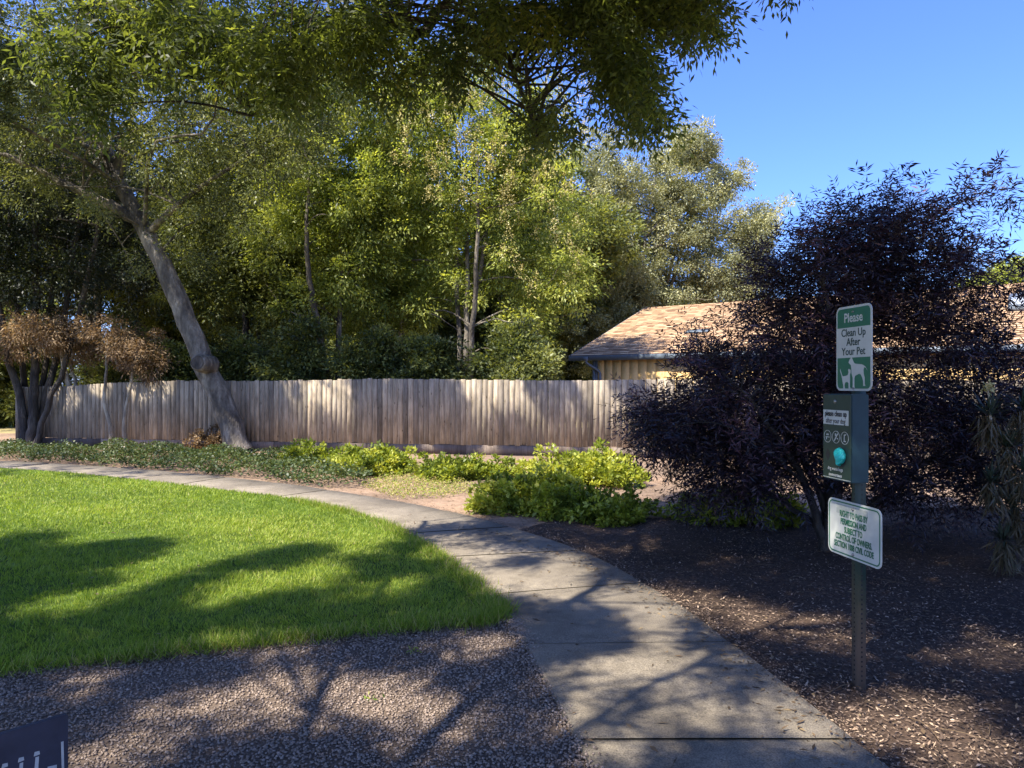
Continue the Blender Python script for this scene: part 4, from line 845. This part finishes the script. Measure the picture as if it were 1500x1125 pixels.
dog = [(-.040, .052), (-.036, .060), (-.030, .068), (-.022, .076), (-.016, .088), (-.010, .075), (-.004, .066), (.006, .050), (.020, .044), (.045, .042), (.070, .040), (.085, .036), (.100, .028), (.112, .016), (.118, .006), (.108, .020), (.092, .024), (.086, .010), (.088, -.010), (.096, -.030), (.096, -.062), (.102, -.074), (.084, -.074), (.084, -.050), (.076, -.030), (.062, -.012), (.050, -.010), (.030, -.016), (.016, -.020), (.010, -.034), (.010, -.070), (.014, -.086), (-.006, -.086), (-.004, -.070), (-.004, -.030), (-.014, -.008), (-.016, .020), (-.020, .038), (-.030, .044)]
cat = [(-.114, .020), (-.106, .000), (-.096, -.018), (-.086, -.022), (-.066, -.020), (-.048, -.016), (-.040, .000), (-.044, .010), (-.040, .018), (-.034, .014), (-.028, .016), (-.022, .010), (-.022, -.004), (-.028, -.012), (-.028, -.040), (-.030, -.078), (-.022, -.088), (-.040, -.088), (-.040, -.060), (-.052, -.052), (-.070, -.056), (-.076, -.070), (-.072, -.090), (-.086, -.090), (-.088, -.070), (-.094, -.050), (-.098, -.034), (-.104, -.016), (-.116, .008)]
zs = zc-.128
prism("animal_figure", [[(x, zs+z) for x, z in dog]], -.0332, -.0320, M_white, pet)
prism("animal_figure", [[(x, zs+z) for x, z in cat]], -.0332, -.0320, M_white, pet)
bolt(0, zc+.195, -.0335, pet, .006); bolt(0, zc-.215, -.0335, pet, .006)
# dispenser box
zt, zb_ = zpx(577), zpx(703); bz = (zt+zb_)/2; bh = zt-zb_; bwid, bdep = .25, .10; yf = -.028-bdep; bx = 0.0
disp = prism("bag_dispenser", [[(bx-bwid/2, zb_), (bx+bwid/2, zb_), (bx+bwid/2, zt), (bx-bwid/2, zt)]], yf, -.027, M_boxside, station, .005)
disp['label'] = "dark green metal dog bag dispenser box"
prism("front_panel", [[(bx-bwid/2+.004, zb_+.006), (bx+bwid/2-.004, zb_+.006), (bx+bwid/2-.004, zt-.006), (bx-bwid/2+.004, zt-.006)]], yf-.002, yf+.002, M_boxfront, disp)
prism("label_panel", [[(bx-.118, bz+.066), (bx+.105, bz+.066), (bx+.105, bz+.144), (bx-.118, bz+.144)]], yf-.0034, yf-.001, M_white, disp)
o = link("lettering", textmesh([("please clean up", .041, bx-.006, bz+.124, .78, .0012), ("after your dog", .040, bx-.006, bz+.086, .74, .0001)]), M_black, disp); o.location.y = yf-.0042
rings = []
for i in range(3): rings += ring(bx-.080+i*.076, bz+.0, .031, .0335)
prism("icon_ring", rings, yf-.0034, yf-.0010, M_white, disp)
ic = []
ic += [[(bx-.098, bz-.006), (bx-.062, bz-.006), (bx-.062, bz-.002), (bx-.098, bz-.002)], [(bx-.092, bz+.006), (bx-.068, bz+.006), (bx-.072, bz+.014), (bx-.088, bz+.014)], [(bx-.094, bz-.018), (bx-.088, bz-.018), (bx-.088, bz-.006), (bx-.094, bz-.006)]]
ic += [[(bx-.022, bz-.020), (bx-.016, bz-.022), (bx+.014, bz+.018), (bx+.008, bz+.021)], [(bx-.014, bz+.018), (bx-.010, bz+.004), (bx-.002, bz+.010), (bx-.006, bz+.02)], [(bx+.0, bz-.006), (bx+.014, bz-.012), (bx+.012, bz-.004)]]
ic += [[(bx+.064, bz-.020), (bx+.082, bz-.020), (bx+.082, bz-.015), (bx+.064, bz-.015)], [(bx+.066, bz-.015), (bx+.071, bz-.015), (bx+.071, bz+.018), (bx+.066, bz+.018)], [(bx+.071, bz+.012), (bx+.084, bz+.016), (bx+.084, bz+.021), (bx+.071, bz+.018)]]
for q in ic: prism("icon_stroke", [q], yf-.0034, yf-.0010, M_white, disp)
prism("slot", [[(bx-.098, bz-.098), (bx-.078, bz-.066), (bx-.056, bz-.098), (bx-.078, bz-.132)]], yf-.0032, yf-.001, M_black, disp)
prism("slot", [[(bx+.038+.048*math.cos(a), bz-.108+.048*math.sin(a)) for a in np.linspace(0, 6.28, 25)[:-1]]], yf-.0030, yf-.001, M_black, disp)
bm = bmesh.new(); bmesh.ops.create_icosphere(bm, subdivisions=4, radius=.046)
for v in bm.verts:
    f_ = 1+.22*mnoise.noise(v.co*28)+.10*mnoise.noise(v.co*80); v.co = Vector((v.co.x*f_*.92, v.co.y*.5*f_, v.co.z*f_*1.0-.006))
    if v.co.z < -.01 and v.co.x > .0: v.co.x -= .6*(-.01-v.co.z)
me = bpy.data.meshes.new("plastic_bag"); bm.to_mesh(me); bm.free(); bag = link("plastic_bag", me, M_teal); bag.location = (0, 0, 0)
bag.parent = disp; bag.location = (bx+.048, yf-.012, bz-.094)
o = link("lettering", textmesh([("dog waste bags", .026, bx-.010, bz-.170, .85, .0002), ("DOGWASTEBAGS", .016, bx-.010, bz-.205, .9, .0006)]), M_white, disp); o.location.y = yf-.0036
prism("trim_strip", [[(bx-.121, zb_+.008), (bx+.121, zb_+.008), (bx+.121, zb_+.012), (bx-.121, zb_+.012)]], yf-.003, yf-.001, M_alu, disp)
bolt(bx-.012, bz+.19, yf-.002, disp, .011)
# lower notice
zc2 = zpx(778); nw, nh = .457, .305; nx = 0.0
nt2 = prism("notice_sign", [rrect(nx, zc2, nw, nh, .038)], -.032, -.028, M_white, station); nt2['label'] = "white notice with green border and green lettering"
brd = []
oc = rrect(nx, zc2, nw-.020, nh-.020, .032); ic_ = rrect(nx, zc2, nw-.034, nh-.034, .026)
for i in range(len(oc)):
    j = (i+1) % len(oc); brd.append([oc[i], oc[j], ic_[j], ic_[i]])
prism("border", brd, -.0330, -.0315, M_green, nt2)
prism("faded_patch", [[(nx-.15, zc2+.128), (nx+.12, zc2+.128), (nx+.12, zc2+.076), (nx-.15, zc2+.076)]], -.0326, -.0315, M_patch, nt2)
o = link("lettering", textmesh([("RIGHT TO PASS BY", .047, nx, zc2+.078, .60, .0011), ("PERMISSION AND", .047, nx, zc2+.035, .60, .0011), ("SUBJECT TO", .047, nx, zc2-.008, .60, .0011), ("CONTROL OF OWNERS.", .047, nx, zc2-.051, .60, .0011), ("SECTION 1008 CIVIL CODE", .047, nx, zc2-.094, .60, .0011)]), M_green, nt2); o.location.y = -.0338
bolt(0, zc2+.117, -.0335, nt2, .008); bolt(0, zc2-.126, -.0335, nt2, .008)

# ------------------------------------------------------------------ dark plate, bottom left corner
dpl = 1.9; tr_ = at(101, 1049, dpl); pl = empty("dark_sign", (tr_[0]-.25, tr_[1]-.10, -.03), "dark metal sign with pale worn marks cut off by the photo's bottom left corner", "sign", rz=R(48))
loc = lambda x, z: (x, z)
zt_ = tr_[2]-.005; xr = .27
plate = prism("plate", [rrect(xr-.35, zt_-.20, .70, .40, .006)], -.018, .0, M_plaque, pl, .002)
pm = []
for i in range(6):
    x = xr-.075-i*.036; z = zt_-.085-.002*i
    pm += [[(x-.007, z), (x+.007, z+.001), (x+.006, z+.010), (x-.005, z+.011)], [(x-.003, z-.004), (x+.005, z-.004), (x+.003, z-.04), (x-.006, z-.04)]]
pm += [[(xr-.050, zt_-.125), (xr-.028, zt_-.128), (xr-.030, zt_-.16), (xr-.048, zt_-.16)], [(xr-.018, zt_-.07), (xr-.012, zt_-.07), (xr-.010, zt_-.16), (xr-.016, zt_-.16)]]
for q in pm: prism("worn_mark", [q], -.0195, -.017, M_plmark, plate)
s = Soup(); s.box((-.08, .03, .20), (.05, .05, .62)); s.build("post", M_plaque, pl)
